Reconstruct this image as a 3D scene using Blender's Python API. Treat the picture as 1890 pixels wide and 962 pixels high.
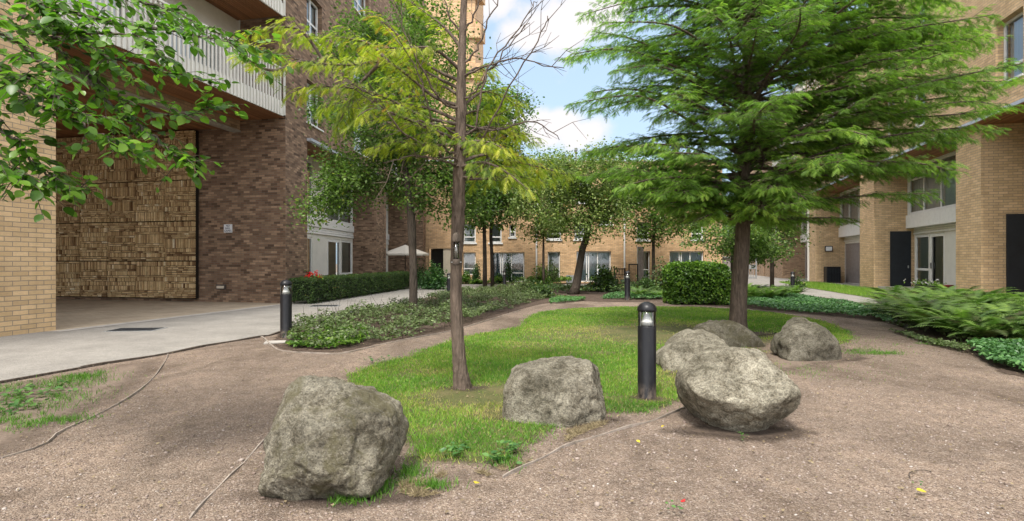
import bpy, bmesh, math, random
import numpy as np
from mathutils import Vector, Matrix
S = bpy.context.scene
for o in list(bpy.data.objects): bpy.data.objects.remove(o)
R = math.radians
random.seed(7); rng = np.random.default_rng(11)
EYE = 1.25; F = 1000.0; CX = 945.0; HZ = 485.0
# ------------------------------------------------------------------ camera
cd = bpy.data.cameras.new('camera'); cam = bpy.data.objects.new('camera', cd); S.collection.objects.link(cam)
cam.location = (0, 0, EYE); cam.rotation_euler = (R(90), 0, 0)
cd.sensor_width = 36; cd.lens = F / 1890 * 36; cd.shift_y = (HZ - 481) / 1890
cd.clip_start = 0.05; cd.clip_end = 2000; S.camera = cam
# ------------------------------------------------------------------ light
SUN_EL, SUN_AZ = 60, 200          # azimuth clockwise from +Y
SKY_STRENGTH, SUN_STRENGTH, SUN_ANGLE, EXPOSURE = 0.15, 2.0, 12, 1.42
w = bpy.data.worlds.new('World'); S.world = w; w.use_nodes = True
nt = w.node_tree; nt.nodes.clear()
def WN(t, **k):
    n = nt.nodes.new(t)
    for a, b in k.items(): setattr(n, a, b)
    return n
sky = WN('ShaderNodeTexSky', sky_type='NISHITA', sun_disc=False, sun_elevation=R(SUN_EL), sun_rotation=R(SUN_AZ))
sky.air_density = 1.0; sky.dust_density = 1.4; sky.ozone_density = 1.0
tc = WN('ShaderNodeTexCoord'); mp = WN('ShaderNodeMapping'); mp.inputs['Scale'].default_value = (1, 1, 2.2); mp.inputs['Location'].default_value = (0.13, 0.0, 0.30)
no = WN('ShaderNodeTexNoise'); no.inputs['Scale'].default_value = 3.2; no.inputs['Detail'].default_value = 9; no.inputs['Roughness'].default_value = 0.55
cr = WN('ShaderNodeValToRGB'); cr.color_ramp.elements[0].position = 0.50; cr.color_ramp.elements[1].position = 0.66
cr.color_ramp.elements[0].color = (0.0, 0.0, 0.0, 1); cr.color_ramp.elements[1].color = (1, 1, 1, 1)
L = nt.links.new
L(tc.outputs['Generated'], mp.inputs['Vector']); L(mp.outputs[0], no.inputs['Vector']); L(no.outputs['Fac'], cr.inputs['Fac'])
# thin high veil: more of it low down
sep = WN('ShaderNodeSeparateXYZ'); L(tc.outputs['Generated'], sep.inputs[0])
vr = WN('ShaderNodeMapRange'); L(sep.outputs['Z'], vr.inputs['Value'])
vr.inputs['From Min'].default_value = 0.0; vr.inputs['From Max'].default_value = 0.5; vr.inputs['To Min'].default_value = 0.85; vr.inputs['To Max'].default_value = 0.65
mv = WN('ShaderNodeMixRGB'); L(vr.outputs[0], mv.inputs['Fac']); L(sky.outputs[0], mv.inputs[1]); mv.inputs[2].default_value = (1.45, 1.85, 2.25, 1)
# a few clouds where they stand in the sky, edges broken up by the noise
def blob(d, r):
    d = Vector(d).normalized()
    s = WN('ShaderNodeVectorMath', operation='SUBTRACT'); L(tc.outputs['Generated'], s.inputs[0]); s.inputs[1].default_value = d
    q = WN('ShaderNodeVectorMath', operation='MULTIPLY'); L(s.outputs[0], q.inputs[0]); q.inputs[1].default_value = (1, 1, 1.9)
    l = WN('ShaderNodeVectorMath', operation='LENGTH'); L(q.outputs[0], l.inputs[0])
    m = WN('ShaderNodeMapRange'); L(l.outputs['Value'], m.inputs['Value']); m.inputs['From Min'].default_value = 0; m.inputs['From Max'].default_value = r
    m.inputs['To Min'].default_value = 1; m.inputs['To Max'].default_value = 0
    return m.outputs[0]
bl = [blob((-.01 + (px - 945) / 1000, 1, (485 - py) / 1000), r) for px, py, r in [(1040, 48, .15), (985, 62, .10), (1100, 15, .12), (1048, 226, .07), (1000, 235, .09), (1090, 245, .08), (880, 0, .12), (930, 235, .10)]]
acc = bl[0]
for b in bl[1:]:
    m = WN('ShaderNodeMath', operation='MAXIMUM'); L(acc, m.inputs[0]); L(b, m.inputs[1]); acc = m.outputs[0]
n2 = WN('ShaderNodeTexNoise'); n2.inputs['Scale'].default_value = 9; n2.inputs['Detail'].default_value = 8; n2.inputs['Roughness'].default_value = .55; L(tc.outputs['Generated'], n2.inputs['Vector'])
ad = WN('ShaderNodeMath', operation='MULTIPLY_ADD'); L(n2.outputs['Fac'], ad.inputs[0]); ad.inputs[1].default_value = 1.5; L(acc, ad.inputs[2])
sb = WN('ShaderNodeMapRange', interpolation_type='SMOOTHSTEP'); L(ad.outputs[0], sb.inputs['Value']); sb.inputs['From Min'].default_value = 0.95; sb.inputs['From Max'].default_value = 1.4
mx = sb
mc = WN('ShaderNodeMixRGB'); L(mx.outputs[0], mc.inputs['Fac']); L(mv.outputs[0], mc.inputs[1]); mc.inputs[2].default_value = (2.6, 2.5, 2.5, 1)
bg = WN('ShaderNodeBackground'); bg.inputs['Strength'].default_value = SKY_STRENGTH; L(mc.outputs[0], bg.inputs['Color'])
# unseen bright cloud added overhead and behind as fill light, clear gap ahead
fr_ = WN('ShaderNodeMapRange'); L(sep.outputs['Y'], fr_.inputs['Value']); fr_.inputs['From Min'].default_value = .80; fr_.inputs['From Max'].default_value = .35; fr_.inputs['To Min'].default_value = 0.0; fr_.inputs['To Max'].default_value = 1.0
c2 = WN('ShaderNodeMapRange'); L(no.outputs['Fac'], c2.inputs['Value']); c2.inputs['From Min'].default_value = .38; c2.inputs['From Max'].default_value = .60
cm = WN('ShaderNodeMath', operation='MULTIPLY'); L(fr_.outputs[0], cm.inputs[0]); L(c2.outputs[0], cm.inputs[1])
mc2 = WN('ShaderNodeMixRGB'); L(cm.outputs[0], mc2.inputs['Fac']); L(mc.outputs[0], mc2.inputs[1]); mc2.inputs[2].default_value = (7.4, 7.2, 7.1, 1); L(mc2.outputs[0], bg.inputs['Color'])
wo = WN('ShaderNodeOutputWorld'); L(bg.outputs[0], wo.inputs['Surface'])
sd = bpy.data.lights.new('sun', 'SUN'); sd.energy = SUN_STRENGTH; sd.angle = R(SUN_ANGLE); sd.color = (1, .955, .88)
so = bpy.data.objects.new('sun', sd); S.collection.objects.link(so)
el, az = R(SUN_EL), R(SUN_AZ)
sdir = Vector((math.sin(az) * math.cos(el), math.cos(az) * math.cos(el), math.sin(el)))
so.rotation_euler = sdir.to_track_quat('Z', 'Y').to_euler()
S.view_settings.view_transform = 'Standard'; S.view_settings.look = 'None'; S.view_settings.exposure = EXPOSURE; S.view_settings.gamma = 1
S.view_settings.use_curve_mapping = False
S.render.engine = 'CYCLES'
S.cycles.max_bounces = 8; S.cycles.diffuse_bounces = 6; S.cycles.glossy_bounces = 2; S.cycles.transmission_bounces = 4; S.cycles.transparent_max_bounces = 12
S.cycles.caustics_reflective = False; S.cycles.caustics_refractive = False
# ------------------------------------------------------------------ helpers
def G(px, py): Y = EYE * F / (py - HZ); return Vector(((px - CX) / F * Y, Y, 0))
def P(px, py, Y): return Vector(((px - CX) / F * Y, Y, EYE - (py - HZ) / F * Y))
def setp(o, label=None, cat=None, group=None, kind=None):
    if label: o['label'] = label
    if cat: o['category'] = cat
    if group: o['group'] = group
    if kind: o['kind'] = kind
    return o
def thing(name, label, cat, loc=(0, 0, 0), group=None, rz=0):
    o = bpy.data.objects.new(name, None); S.collection.objects.link(o); o.empty_display_size = .2
    o.location = loc; o.rotation_euler = (0, 0, rz); return setp(o, label, cat, group)
def copy_tree(o, loc=None, rz=None, sc=None, parent=None):
    c = o.copy(); S.collection.objects.link(c); c.parent = parent
    if loc is not None: c.location = loc
    if rz is not None: c.rotation_euler = (0, 0, rz)
    if sc is not None: c.scale = (sc, sc, sc)
    for ch in list(o.children): copy_tree(ch, parent=c)
    return c
def world_off(parent):
    v = Vector((0, 0, 0))
    while parent is not None: v += parent.location; parent = parent.parent
    return v
class MB:
    def __init__(s): s.v = []; s.f = []; s.c = []; s.col = 0.5
    def add(s, vs, fs):
        n = len(s.v); s.v += [Vector(v) for v in vs]; s.f += [[n + i for i in f] for f in fs]; s.c += [s.col] * len(fs); return s
    def hexa(s, p): return s.add(p, [(0, 3, 2, 1), (4, 5, 6, 7), (0, 1, 5, 4), (1, 2, 6, 5), (2, 3, 7, 6), (3, 0, 4, 7)])
    def box(s, x0, x1, y0, y1, z0, z1, M=None):
        p = [Vector(q) for q in ((x0, y0, z0), (x1, y0, z0), (x1, y1, z0), (x0, y1, z0), (x0, y0, z1), (x1, y0, z1), (x1, y1, z1), (x0, y1, z1))]
        if M is not None: p = [M @ q for q in p]
        return s.hexa(p)
    def fb(s, fr, s0, s1, d0, d1, z0, z1):
        return s.hexa([fr(a, b, c) for c in (z0, z1) for a, b in ((s0, d0), (s1, d0), (s1, d1), (s0, d1))])
    def prism(s, pts, z0, z1):
        n = len(pts); vs = [(p[0], p[1], z0) for p in pts] + [(p[0], p[1], z1) for p in pts]
        return s.add(vs, [list(range(n))[::-1], list(range(n, 2 * n))] + [(i, (i + 1) % n, n + (i + 1) % n, n + i) for i in range(n)])
    def tube(s, pts, rad, n=6, cap=True):
        pts = [Vector(p) for p in pts]
        if not hasattr(rad, '__len__'): rad = [rad] * len(pts)
        base = len(s.v); t0 = (pts[1] - pts[0]).normalized()
        u = t0.orthogonal().normalized()
        for i, p in enumerate(pts):
            t = (pts[min(i + 1, len(pts) - 1)] - pts[max(i - 1, 0)]).normalized()
            u = (u - t * u.dot(t)).normalized(); wv = t.cross(u)
            for k in range(n):
                a = 2 * math.pi * k / n; s.v.append(p + (u * math.cos(a) + wv * math.sin(a)) * rad[i])
        for i in range(len(pts) - 1):
            for k in range(n):
                s.f.append([base + i * n + k, base + i * n + (k + 1) % n, base + (i + 1) * n + (k + 1) % n, base + (i + 1) * n + k]); s.c.append(s.col)
        if cap:
            s.f.append([base + k for k in range(n)][::-1]); s.c.append(s.col)
            e = base + (len(pts) - 1) * n; s.f.append([e + k for k in range(n)]); s.c.append(s.col)
        return s
    def lathe(s, prof, n=24, o=(0, 0, 0)):
        return s.tube([(o[0], o[1], o[2] + z) for z, r in prof], [r for z, r in prof], n) if False else s._lathe(prof, n, o)
    def _lathe(s, prof, n, o):
        base = len(s.v); ox, oy, oz = o
        for z, r in prof:
            for k in range(n):
                a = 2 * math.pi * k / n; s.v.append(Vector((ox + r * math.cos(a), oy + r * math.sin(a), oz + z)))
        for i in range(len(prof) - 1):
            for k in range(n):
                s.f.append([base + i * n + k, base + i * n + (k + 1) % n, base + (i + 1) * n + (k + 1) % n, base + (i + 1) * n + k]); s.c.append(s.col)
        for e, rev in ((base, True), (base + (len(prof) - 1) * n, False)):
            l = [e + k for k in range(n)]; s.f.append(l[::-1] if rev else l); s.c.append(s.col)
        return s
    def build(s, name, mat, parent=None, world=True, smooth=False, recalc=True, bevel=0, loc=None):
        off = Vector((0, 0, 0))
        if parent is not None and world: off = world_off(parent)
        if loc is not None: off = Vector(loc)
        me = bpy.data.meshes.new(name); me.from_pydata([tuple(v - off) for v in s.v], [], s.f)
        at = me.attributes.new('var', 'FLOAT', 'FACE'); at.data.foreach_set('value', s.c)
        bm = bmesh.new(); bm.from_mesh(me)
        if recalc: bmesh.ops.recalc_face_normals(bm, faces=bm.faces)
        if bevel: bmesh.ops.bevel(bm, geom=bm.edges[:], offset=bevel, segments=2, profile=.7, affect='EDGES')
        uv = bm.loops.layers.uv.new('UVMap')
        for f in bm.faces:
            n = f.normal
            if abs(n.z) > .7: tx, ty = Vector((1, 0, 0)), Vector((0, 1, 0))
            else:
                tx = Vector((-n.y, n.x, 0)).normalized(); ty = Vector((0, 0, 1))
            for l in f.loops:
                q = l.vert.co + off; l[uv].uv = (q.dot(tx), q.dot(ty))
            f.smooth = smooth
        bm.to_mesh(me); bm.free()
        o = bpy.data.objects.new(name, me); S.collection.objects.link(o); me.materials.append(mat)
        if parent is not None: o.parent = parent
        if loc is not None: o.location = loc
        return o
def frame_of(o, d):
    o = Vector((o[0], o[1], 0)); d = Vector((d[0], d[1], 0)).normalized()
    return o, d
def frame(o, d, side):
    o, d = frame_of(o, d); nn = Vector((d.y, -d.x, 0)) * side
    return lambda s, dd, z: o + d * s + nn * dd + Vector((0, 0, z))
def wall(mb, fr, s0, s1, z0, z1, d0, d1, ops=()):
    ss = sorted({s0, s1, *[min(max(v, s0), s1) for o in ops for v in o[:2]]}); zs = sorted({z0, z1, *[min(max(v, z0), z1) for o in ops for v in o[2:]]})
    for j in range(len(zs) - 1):
        run = None
        for i in range(len(ss) - 1):
            c, z = (ss[i] + ss[i + 1]) / 2, (zs[j] + zs[j + 1]) / 2
            hole = any(a < c < b and e < z < g for a, b, e, g in ops)
            if hole:
                if run is not None: mb.fb(fr, run, ss[i], d0, d1, zs[j], zs[j + 1]); run = None
            elif run is None: run = ss[i]
        if run is not None: mb.fb(fr, run, s1, d0, d1, zs[j], zs[j + 1])
# ------------------------------------------------------------------ materials
class NT:
    def __init__(s, name):
        m = bpy.data.materials.new(name); m.use_nodes = True; s.m = m; s.t = m.node_tree; s.b = s.t.nodes['Principled BSDF']; s.out = s.t.nodes['Material Output']
        s.b.inputs['Specular IOR Level'].default_value = .3
    def n(s, t, ins=None, **k):
        x = s.t.nodes.new(t)
        for a, b in k.items(): setattr(x, a, b)
        for a, b in (ins or {}).items():
            if isinstance(b, bpy.types.NodeSocket): s.t.links.new(b, x.inputs[a])
            else: x.inputs[a].default_value = b
        return x
    def l(s, a, b): s.t.links.new(a, b)
    def ramp(s, fac, stops):
        x = s.t.nodes.new('ShaderNodeValToRGB'); e = x.color_ramp.elements
        while len(e) < len(stops): e.new(.5)
        for q, (p, c) in zip(e, stops): q.position = p; q.color = (*c, 1) if len(c) == 3 else c
        s.l(fac, x.inputs[0]); return x.outputs[0]
    def mix(s, f, a, b, mode='MIX'):
        x = s.t.nodes.new('ShaderNodeMixRGB'); x.blend_type = mode
        for i, v in enumerate((f, a, b)):
            if isinstance(v, bpy.types.NodeSocket): s.l(v, x.inputs[i])
            else: x.inputs[i].default_value = v if i == 0 or len(v) == 4 else (*v, 1)
        return x.outputs[0]
    def math(s, op, a, b=0.0, c=0.0):
        x = s.t.nodes.new('ShaderNodeMath'); x.operation = op
        for i, v in enumerate((a, b, c)):
            if isinstance(v, bpy.types.NodeSocket): s.l(v, x.inputs[i])
            else: x.inputs[i].default_value = v
        return x.outputs[0]
    def noise(s, vec, sc, det=6, rough=.6, dist=0):
        x = s.n('ShaderNodeTexNoise', {'Scale': sc, 'Detail': det, 'Roughness': rough, 'Distortion': dist}); 
        if vec is not None: s.l(vec, x.inputs['Vector'])
        return x.outputs['Fac']
    def coord(s, k='Object'): return s.n('ShaderNodeTexCoord').outputs[k]
    def geo(s): return s.n('ShaderNodeNewGeometry').outputs['Position']
    def map(s, v, sc): return s.n('ShaderNodeMapping', {'Vector': v, 'Scale': sc}).outputs[0]
    def bump(s, h, st=.5, dist=.01, prev=None):
        x = s.n('ShaderNodeBump', {'Strength': st, 'Distance': dist, 'Height': h})
        if prev is not None: s.l(prev, x.inputs['Normal'])
        s.l(x.outputs[0], s.b.inputs['Normal']); return x.outputs[0]
    def col(s, c):
        if isinstance(c, bpy.types.NodeSocket): s.l(c, s.b.inputs['Base Color'])
        else: s.b.inputs['Base Color'].default_value = (*c, 1)
        return s
    def rough(s, r):
        if isinstance(r, bpy.types.NodeSocket): s.l(r, s.b.inputs['Roughness'])
        else: s.b.inputs['Roughness'].default_value = r
        return s
def plain(name, c, r=.5, metal=0, grime=.25, sc=6):
    m = NT(name); p = m.geo(); f = m.noise(p, sc, 8, .65)
    f = m.ramp(f, [(.3, (0, 0, 0)), (.7, (1, 1, 1))])
    m.col(m.mix(f, tuple(x * (1 - grime) for x in c), tuple(min(1, x * (1 + grime * .4)) for x in c))).rough(r)
    m.b.inputs['Metallic'].default_value = metal; m.bump(m.noise(p, 60, 3), .08, .003); return m.m
def brick(name, c1, c2, mortar, dark, bias=0, bw=.255, rh=.085, lo=.75):
    m = NT(name); uv = m.coord('UV')
    wob = m.n('ShaderNodeTexNoise', {'Vector': uv, 'Scale': 3.0}).outputs['Color']
    uv2 = m.n('ShaderNodeVectorMath', {0: uv, 1: m.n('ShaderNodeVectorMath', {0: wob, 1: (.006, .006, 0)}, operation='MULTIPLY').outputs[0]}, operation='ADD').outputs[0]
    b = m.n('ShaderNodeTexBrick', {'Vector': uv2, 'Scale': 1.0, 'Mortar Size': .0065, 'Mortar Smooth': .15, 'Bias': bias, 'Brick Width': bw, 'Row Height': rh, 'Color1': (*c1, 1), 'Color2': (*c2, 1), 'Mortar': (*mortar, 1)})
    # second random tone per brick with the same joints
    b2 = m.n('ShaderNodeTexBrick', {'Vector': m.n('ShaderNodeVectorMath', {0: uv2, 1: (bw * 37, rh * 26, 0)}, operation='ADD').outputs[0], 'Scale': 1.0, 'Mortar Size': .0, 'Brick Width': bw, 'Row Height': rh, 'Color1': (0, 0, 0, 1), 'Color2': (1, 1, 1, 1), 'Mortar': (0, 0, 0, 1)})
    k = m.ramp(b2.outputs['Color'], [(.0, (lo,) * 3), (.35, (.95,) * 3), (1, (1.1,) * 3)])
    c = m.mix(1, b.outputs['Color'], k, 'MULTIPLY')
    g = m.noise(uv, 1.1, 8, .65); g = m.ramp(g, [(.3, dark), (.62, (1, 1, 1))]); c = m.mix(1, c, g, 'MULTIPLY')
    s = m.noise(m.map(uv, (14, 60, 1)), 1, 5, .7); s = m.ramp(s, [(.25, (.82,) * 3), (.7, (1.08,) * 3)]); c = m.mix(1, c, s, 'MULTIPLY')
    # rain streaks and a damp foot
    st = m.noise(m.map(uv, (3.5, .22, 1)), 1, 5, .6); st = m.ramp(st, [(.5, (1, 1, 1)), (.8, (.78, .77, .75))]); c = m.mix(.8, c, st, 'MULTIPLY')
    m.col(c).rough(.88)
    inv = m.math('SUBTRACT', 1.0, b.outputs['Fac']); h = m.math('ADD', inv, m.math('MULTIPLY', m.noise(uv, 90, 4), .35)); h = m.math('ADD', h, m.math('MULTIPLY', b2.outputs['Color'], .25))
    m.bump(h, .8, .007); return m.m
M = {}
M['buff'] = brick('buff_brick', (.61, .425, .235), (.70, .50, .29), (.33, .265, .195), (.90, .89, .88), lo=.88)
M['buff_red'] = brick('orange_buff_brick', (.60, .385, .205), (.70, .47, .27), (.34, .27, .20), (.84, .82, .80), lo=.80)
M['brown'] = brick('brown_brick', (.20, .122, .078), (.46, .31, .20), (.20, .165, .13), (.82, .80, .78), bias=-.25, lo=.5, bw=.215, rh=.070)
M['brown_far'] = brick('mixed_brown_brick', (.40, .27, .17), (.50, .35, .22), (.28, .22, .17), (.75, .72, .70), lo=.65)
M['white'] = plain('white_render', (.68, .66, .60), .6, grime=.12, sc=2)
M['frame'] = plain('white_frame', (.76, .76, .74), .35, grime=.1)
M['greypaint'] = plain('grey_frame', (.30, .31, .31), .4)
M['zinc'] = plain('canopy_metal', (.50, .53, .57), .4, .3, grime=.2)
def bpaint():
    m = NT('black_paint'); p = m.coord('Object'); n = m.noise(m.map(p, (1, 1, .35)), 22, 9, .8); z = m.n('ShaderNodeSeparateXYZ', {0: p}).outputs['Z']
    splash = m.math('MULTIPLY', m.ramp(z, [(0, (1, 1, 1)), (.16, (0, 0, 0))]), m.ramp(n, [(.42, (0, 0, 0)), (.6, (1, 1, 1))])); c = m.mix(m.ramp(n, [(.55, (0, 0, 0)), (.75, (.5,) * 3)]), (.010, .010, .012), (.05, .047, .043)); c = m.mix(splash, c, (.16, .125, .10)); m.col(c).rough(m.ramp(n, [(.3, (.25,) * 3), (.7, (.55,) * 3)])); m.bump(n, .1, .003); return m.m
M['black'] = bpaint()
M['slate'] = plain('dark_door_paint', (.022, .026, .032), .45, grime=.3, sc=3)
M['dark'] = plain('dark_interior', (.03, .028, .026), .9)
M['cream'] = plain('cream_panel', (.62, .54, .42), .6, grime=.12)
M['shutter'] = plain('shutter_slats', (.34, .30, .29), .45, .2, grime=.25)
M['red'] = plain('terracotta_red', (.22, .02, .03), .5)
M['canvas'] = plain('canvas', (.62, .58, .50), .85, grime=.1)
M['stone'] = plain('concrete', (.42, .39, .35), .85, grime=.3)
M['steel'] = plain('galvanised_steel', (.35, .36, .36), .4, .6)
M['pale'] = plain('sign_white', (.75, .76, .78), .5, grime=.1)
M['letters'] = plain('sign_letters', (.03, .04, .08), .6)
M['edging'] = plain('timber_edging', (.33, .28, .235), .85, grime=.55, sc=9)
def timber():
    m = NT('timber_slats'); uv = m.coord('Object'); a = m.n('ShaderNodeAttribute', attribute_name='var').outputs['Fac']
    g = m.noise(m.map(m.geo(), (30, 2, 30)), 1, 5, .6)
    c = m.mix(g, (.22, .095, .045), (.46, .22, .105)); c = m.mix(1, c, m.ramp(a, [(0, (.65,) * 3), (1, (1.2,) * 3)]), 'MULTIPLY'); m.col(c).rough(.6); return m.m
M['timber'] = timber()
def vmat(name, stops, r=.85, bumpsc=40, bst=.3):
    m = NT(name); a = m.n('ShaderNodeAttribute', attribute_name='var').outputs['Fac']; p = m.geo()
    c = m.ramp(a, stops); g = m.ramp(m.noise(p, 9, 8, .7), [(.3, (.7,) * 3), (.7, (1.15,) * 3)]); c = m.mix(1, c, g, 'MULTIPLY')
    m.col(c).rough(r); m.bump(m.noise(p, bumpsc, 6, .7), bst, .01); return m.m
M['relief'] = vmat('relief_brick', [(0, (.22, .125, .06)), (.25, (.45, .30, .15)), (.55, (.62, .45, .24)), (.85, (.78, .60, .35)), (1, (.85, .74, .52))])
M['relief_back'] = plain('relief_backing', (.02, .014, .009), .95)
def glass():
    m = NT('window_glass'); fr = m.n('ShaderNodeFresnel', {'IOR': 1.6}); t = m.n('ShaderNodeBsdfTransparent', {'Color': (.88, .93, .94, 1)}); g = m.n('ShaderNodeBsdfGlossy', {'Roughness': .03, 'Color': (1, 1, 1, 1)})
    g.inputs['Normal'].default_value = (0, 0, 1)
    bp = m.n('ShaderNodeBump', {'Strength': .05, 'Distance': .02, 'Height': m.noise(m.geo(), 1.2, 2)}); m.l(bp.outputs[0], g.inputs['Normal'])
    f = m.math('ADD', m.math('MULTIPLY', fr.outputs[0], 1.2), .05)
    x = m.n('ShaderNodeMixShader', {0: f, 1: t.outputs[0], 2: g.outputs[0]}); m.l(x.outputs[0], m.out.inputs[0]); return m.m
M['glass'] = glass()
def clear():
    m = NT('clear_lens'); fr = m.n('ShaderNodeFresnel', {'IOR': 1.45}); t = m.n('ShaderNodeBsdfTransparent', {'Color': (.88, .88, .84, 1)}); g = m.n('ShaderNodeBsdfGlossy', {'Roughness': .08})
    x = m.n('ShaderNodeMixShader', {0: m.math('ADD', fr.outputs[0], .05), 1: t.outputs[0], 2: g.outputs[0]}); m.l(x.outputs[0], m.out.inputs[0]); return m.m
M['lens'] = clear()
def curtain(name, c, pat=False):
    m = NT(name); p = m.geo(); 
    cc = m.mix(m.noise(p, 3, 3), tuple(x * .8 for x in c), c)
    if pat:
        v = m.n('ShaderNodeTexVoronoi', {'Vector': m.map(p, (9, 9, 5)), 'Scale': 1.0}, feature='DISTANCE_TO_EDGE').outputs[0]
        cc = m.mix(m.ramp(v, [(.06, (1, 1, 1)), (.12, (0, 0, 0))]), cc, (.05, .10, .16))
    m.col(cc).rough(.9); return m.m
M['curtain'] = curtain('grey_net_curtain', (.55, .62, .62)); M['curtain_blue'] = curtain('blue_net_curtain', (.56, .70, .80)); M['curtain_pat'] = curtain('patterned_net_curtain', (.55, .70, .80), True); M['curtain_tan'] = curtain('tan_curtain', (.58, .52, .40)); M['curtain_white'] = curtain('white_net_curtain', (.80, .84, .88))
def tarmac():
    m = NT('resin_tarmac'); p = m.geo(); a = m.math('MULTIPLY_ADD', m.noise(p, 120, 3, .8), .5, m.math('MULTIPLY', m.noise(p, 42, 4, .85), .5)); b = m.noise(p, 1.4, 8, .65); c2 = m.noise(p, 9, 7, .75)
    c = m.mix(m.ramp(a, [(.38, (0, 0, 0)), (.62, (1, 1, 1))]), (.165, .155, .14), (.37, .35, .32)); c = m.mix(1, c, m.ramp(b, [(.3, (.74, .73, .72)), (.68, (1.08, 1.07, 1.05))]), 'MULTIPLY'); c = m.mix(1, c, m.ramp(c2, [(.3, (.88,) * 3), (.65, (1.05,) * 3)]), 'MULTIPLY')
    m.col(c).rough(.9); m.bump(m.math('ADD', a, m.math('MULTIPLY', c2, .5)), .5, .006); return m.m
M['tarmac'] = tarmac()
def gravel():
    m = NT('self_binding_gravel'); p = m.geo()
    v = m.n('ShaderNodeTexVoronoi', {'Vector': p, 'Scale': 105.0, 'Randomness': 1.0}); vc = m.n('ShaderNodeSeparateColor', {0: v.outputs['Color']}).outputs[0]
    v2 = m.n('ShaderNodeTexVoronoi', {'Vector': p, 'Scale': 190.0}); vc2 = m.n('ShaderNodeSeparateColor', {0: v2.outputs['Color']}).outputs[1]
    c = m.ramp(vc, [(0, (.09, .066, .048)), (.3, (.185, .140, .105)), (.7, (.26, .205, .16)), (.93, (.33, .275, .225)), (1, (.52, .47, .41))])
    c = m.mix(.42, c, m.ramp(vc2, [(0, (.10, .075, .055)), (.55, (.245, .193, .150)), (1, (.40, .34, .285))]))
    c = m.mix(1, c, (1.06, 1.02, .995), 'MULTIPLY'); big = m.noise(m.map(p, (1, .55, 1)), .9, 8, .66, .8); c = m.mix(1, c, m.ramp(big, [(.34, (.60, .57, .54)), (.47, (.92, .91, .90)), (.58, (1.1, 1.08, 1.06)), (.72, (1.3, 1.27, 1.24))]), 'MULTIPLY')
    mid = m.noise(p, 6.5, 8, .75); c = m.mix(1, c, m.ramp(mid, [(.3, (.66, .65, .65)), (.52, (1, 1, 1)), (.75, (1.18, 1.15, 1.12))]), 'MULTIPLY')
    m.col(c).rough(.93)
    h = m.math('ADD', m.math('MULTIPLY', v.outputs['Distance'], -1.1), m.math('MULTIPLY', mid, 1.3)); h = m.math('ADD', h, m.math('MULTIPLY', vc, .5)); h = m.math('ADD', h, m.math('MULTIPLY', v2.outputs['Distance'], -.5))
    m.bump(h, .9, .010); return m.m
M['gravel'] = gravel()
def soil(name, a, b, sc=7):
    m = NT(name); p = m.geo(); f = m.noise(p, sc, 10, .75); g = m.noise(p, 55, 5, .8)
    c = m.mix(m.ramp(f, [(.35, (0, 0, 0)), (.65, (1, 1, 1))]), a, b); c = m.mix(1, c, m.ramp(g, [(.3, (.6,) * 3), (.7, (1.3,) * 3)]), 'MULTIPLY')
    m.col(c).rough(.95); m.bump(m.math('ADD', f, g), .8, .02); return m.m
M['soil'] = soil('bed_soil', (.055, .038, .028), (.12, .082, .06)); M['turf'] = soil('turf_base', (.075, .10, .025), (.16, .135, .06), 3); M['bare'] = soil('bare_earth', (.15, .11, .082), (.26, .20, .155), 4)
M['dirt'] = soil('damp_earth', (.07, .05, .037), (.135, .10, .075), 9)
def paver():
    m = NT('underpass_pavers'); p = m.geo(); b = m.n('ShaderNodeTexBrick', {'Vector': p, 'Scale': 1.0, 'Mortar Size': .004, 'Brick Width': .22, 'Row Height': .11, 'Color1': (.44, .35, .25, 1), 'Color2': (.50, .41, .30, 1), 'Mortar': (.25, .20, .15, 1)})
    c = m.mix(1, b.outputs[0], m.ramp(m.noise(p, 1.5, 8, .65), [(.3, (.75,) * 3), (.7, (1.12,) * 3)]), 'MULTIPLY'); m.col(c).rough(.85); m.bump(b.outputs['Fac'], -.3, .003); return m.m
M['paver'] = paver()
def ragged(m, amt=.16, sc=7, soft=0.0):
    t = m.node_tree; out = t.nodes['Material Output']; b = out.inputs[0].links[0].from_socket
    a = t.nodes.new('ShaderNodeAttribute'); a.attribute_name = 'sd'; n = t.nodes.new('ShaderNodeTexNoise'); g = t.nodes.new('ShaderNodeNewGeometry'); t.links.new(g.outputs['Position'], n.inputs['Vector']); n.inputs['Scale'].default_value = sc; n.inputs['Detail'].default_value = 9; n.inputs['Roughness'].default_value = .72
    k = t.nodes.new('ShaderNodeMath'); k.operation = 'MULTIPLY_ADD'; t.links.new(n.outputs['Fac'], k.inputs[0]); k.inputs[1].default_value = amt * 2; t.links.new(a.outputs['Fac'], k.inputs[2])
    r = t.nodes.new('ShaderNodeMapRange'); t.links.new(k.outputs[0], r.inputs['Value']); r.inputs['From Min'].default_value = amt * .94 + .03; r.inputs['From Max'].default_value = amt * 1.08 + .03 + soft
    tr_ = t.nodes.new('ShaderNodeBsdfTransparent'); x = t.nodes.new('ShaderNodeMixShader'); t.links.new(r.outputs[0], x.inputs[0]); t.links.new(tr_.outputs[0], x.inputs[1]); t.links.new(b, x.inputs[2]); t.links.new(x.outputs[0], out.inputs[0]); return m
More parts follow.
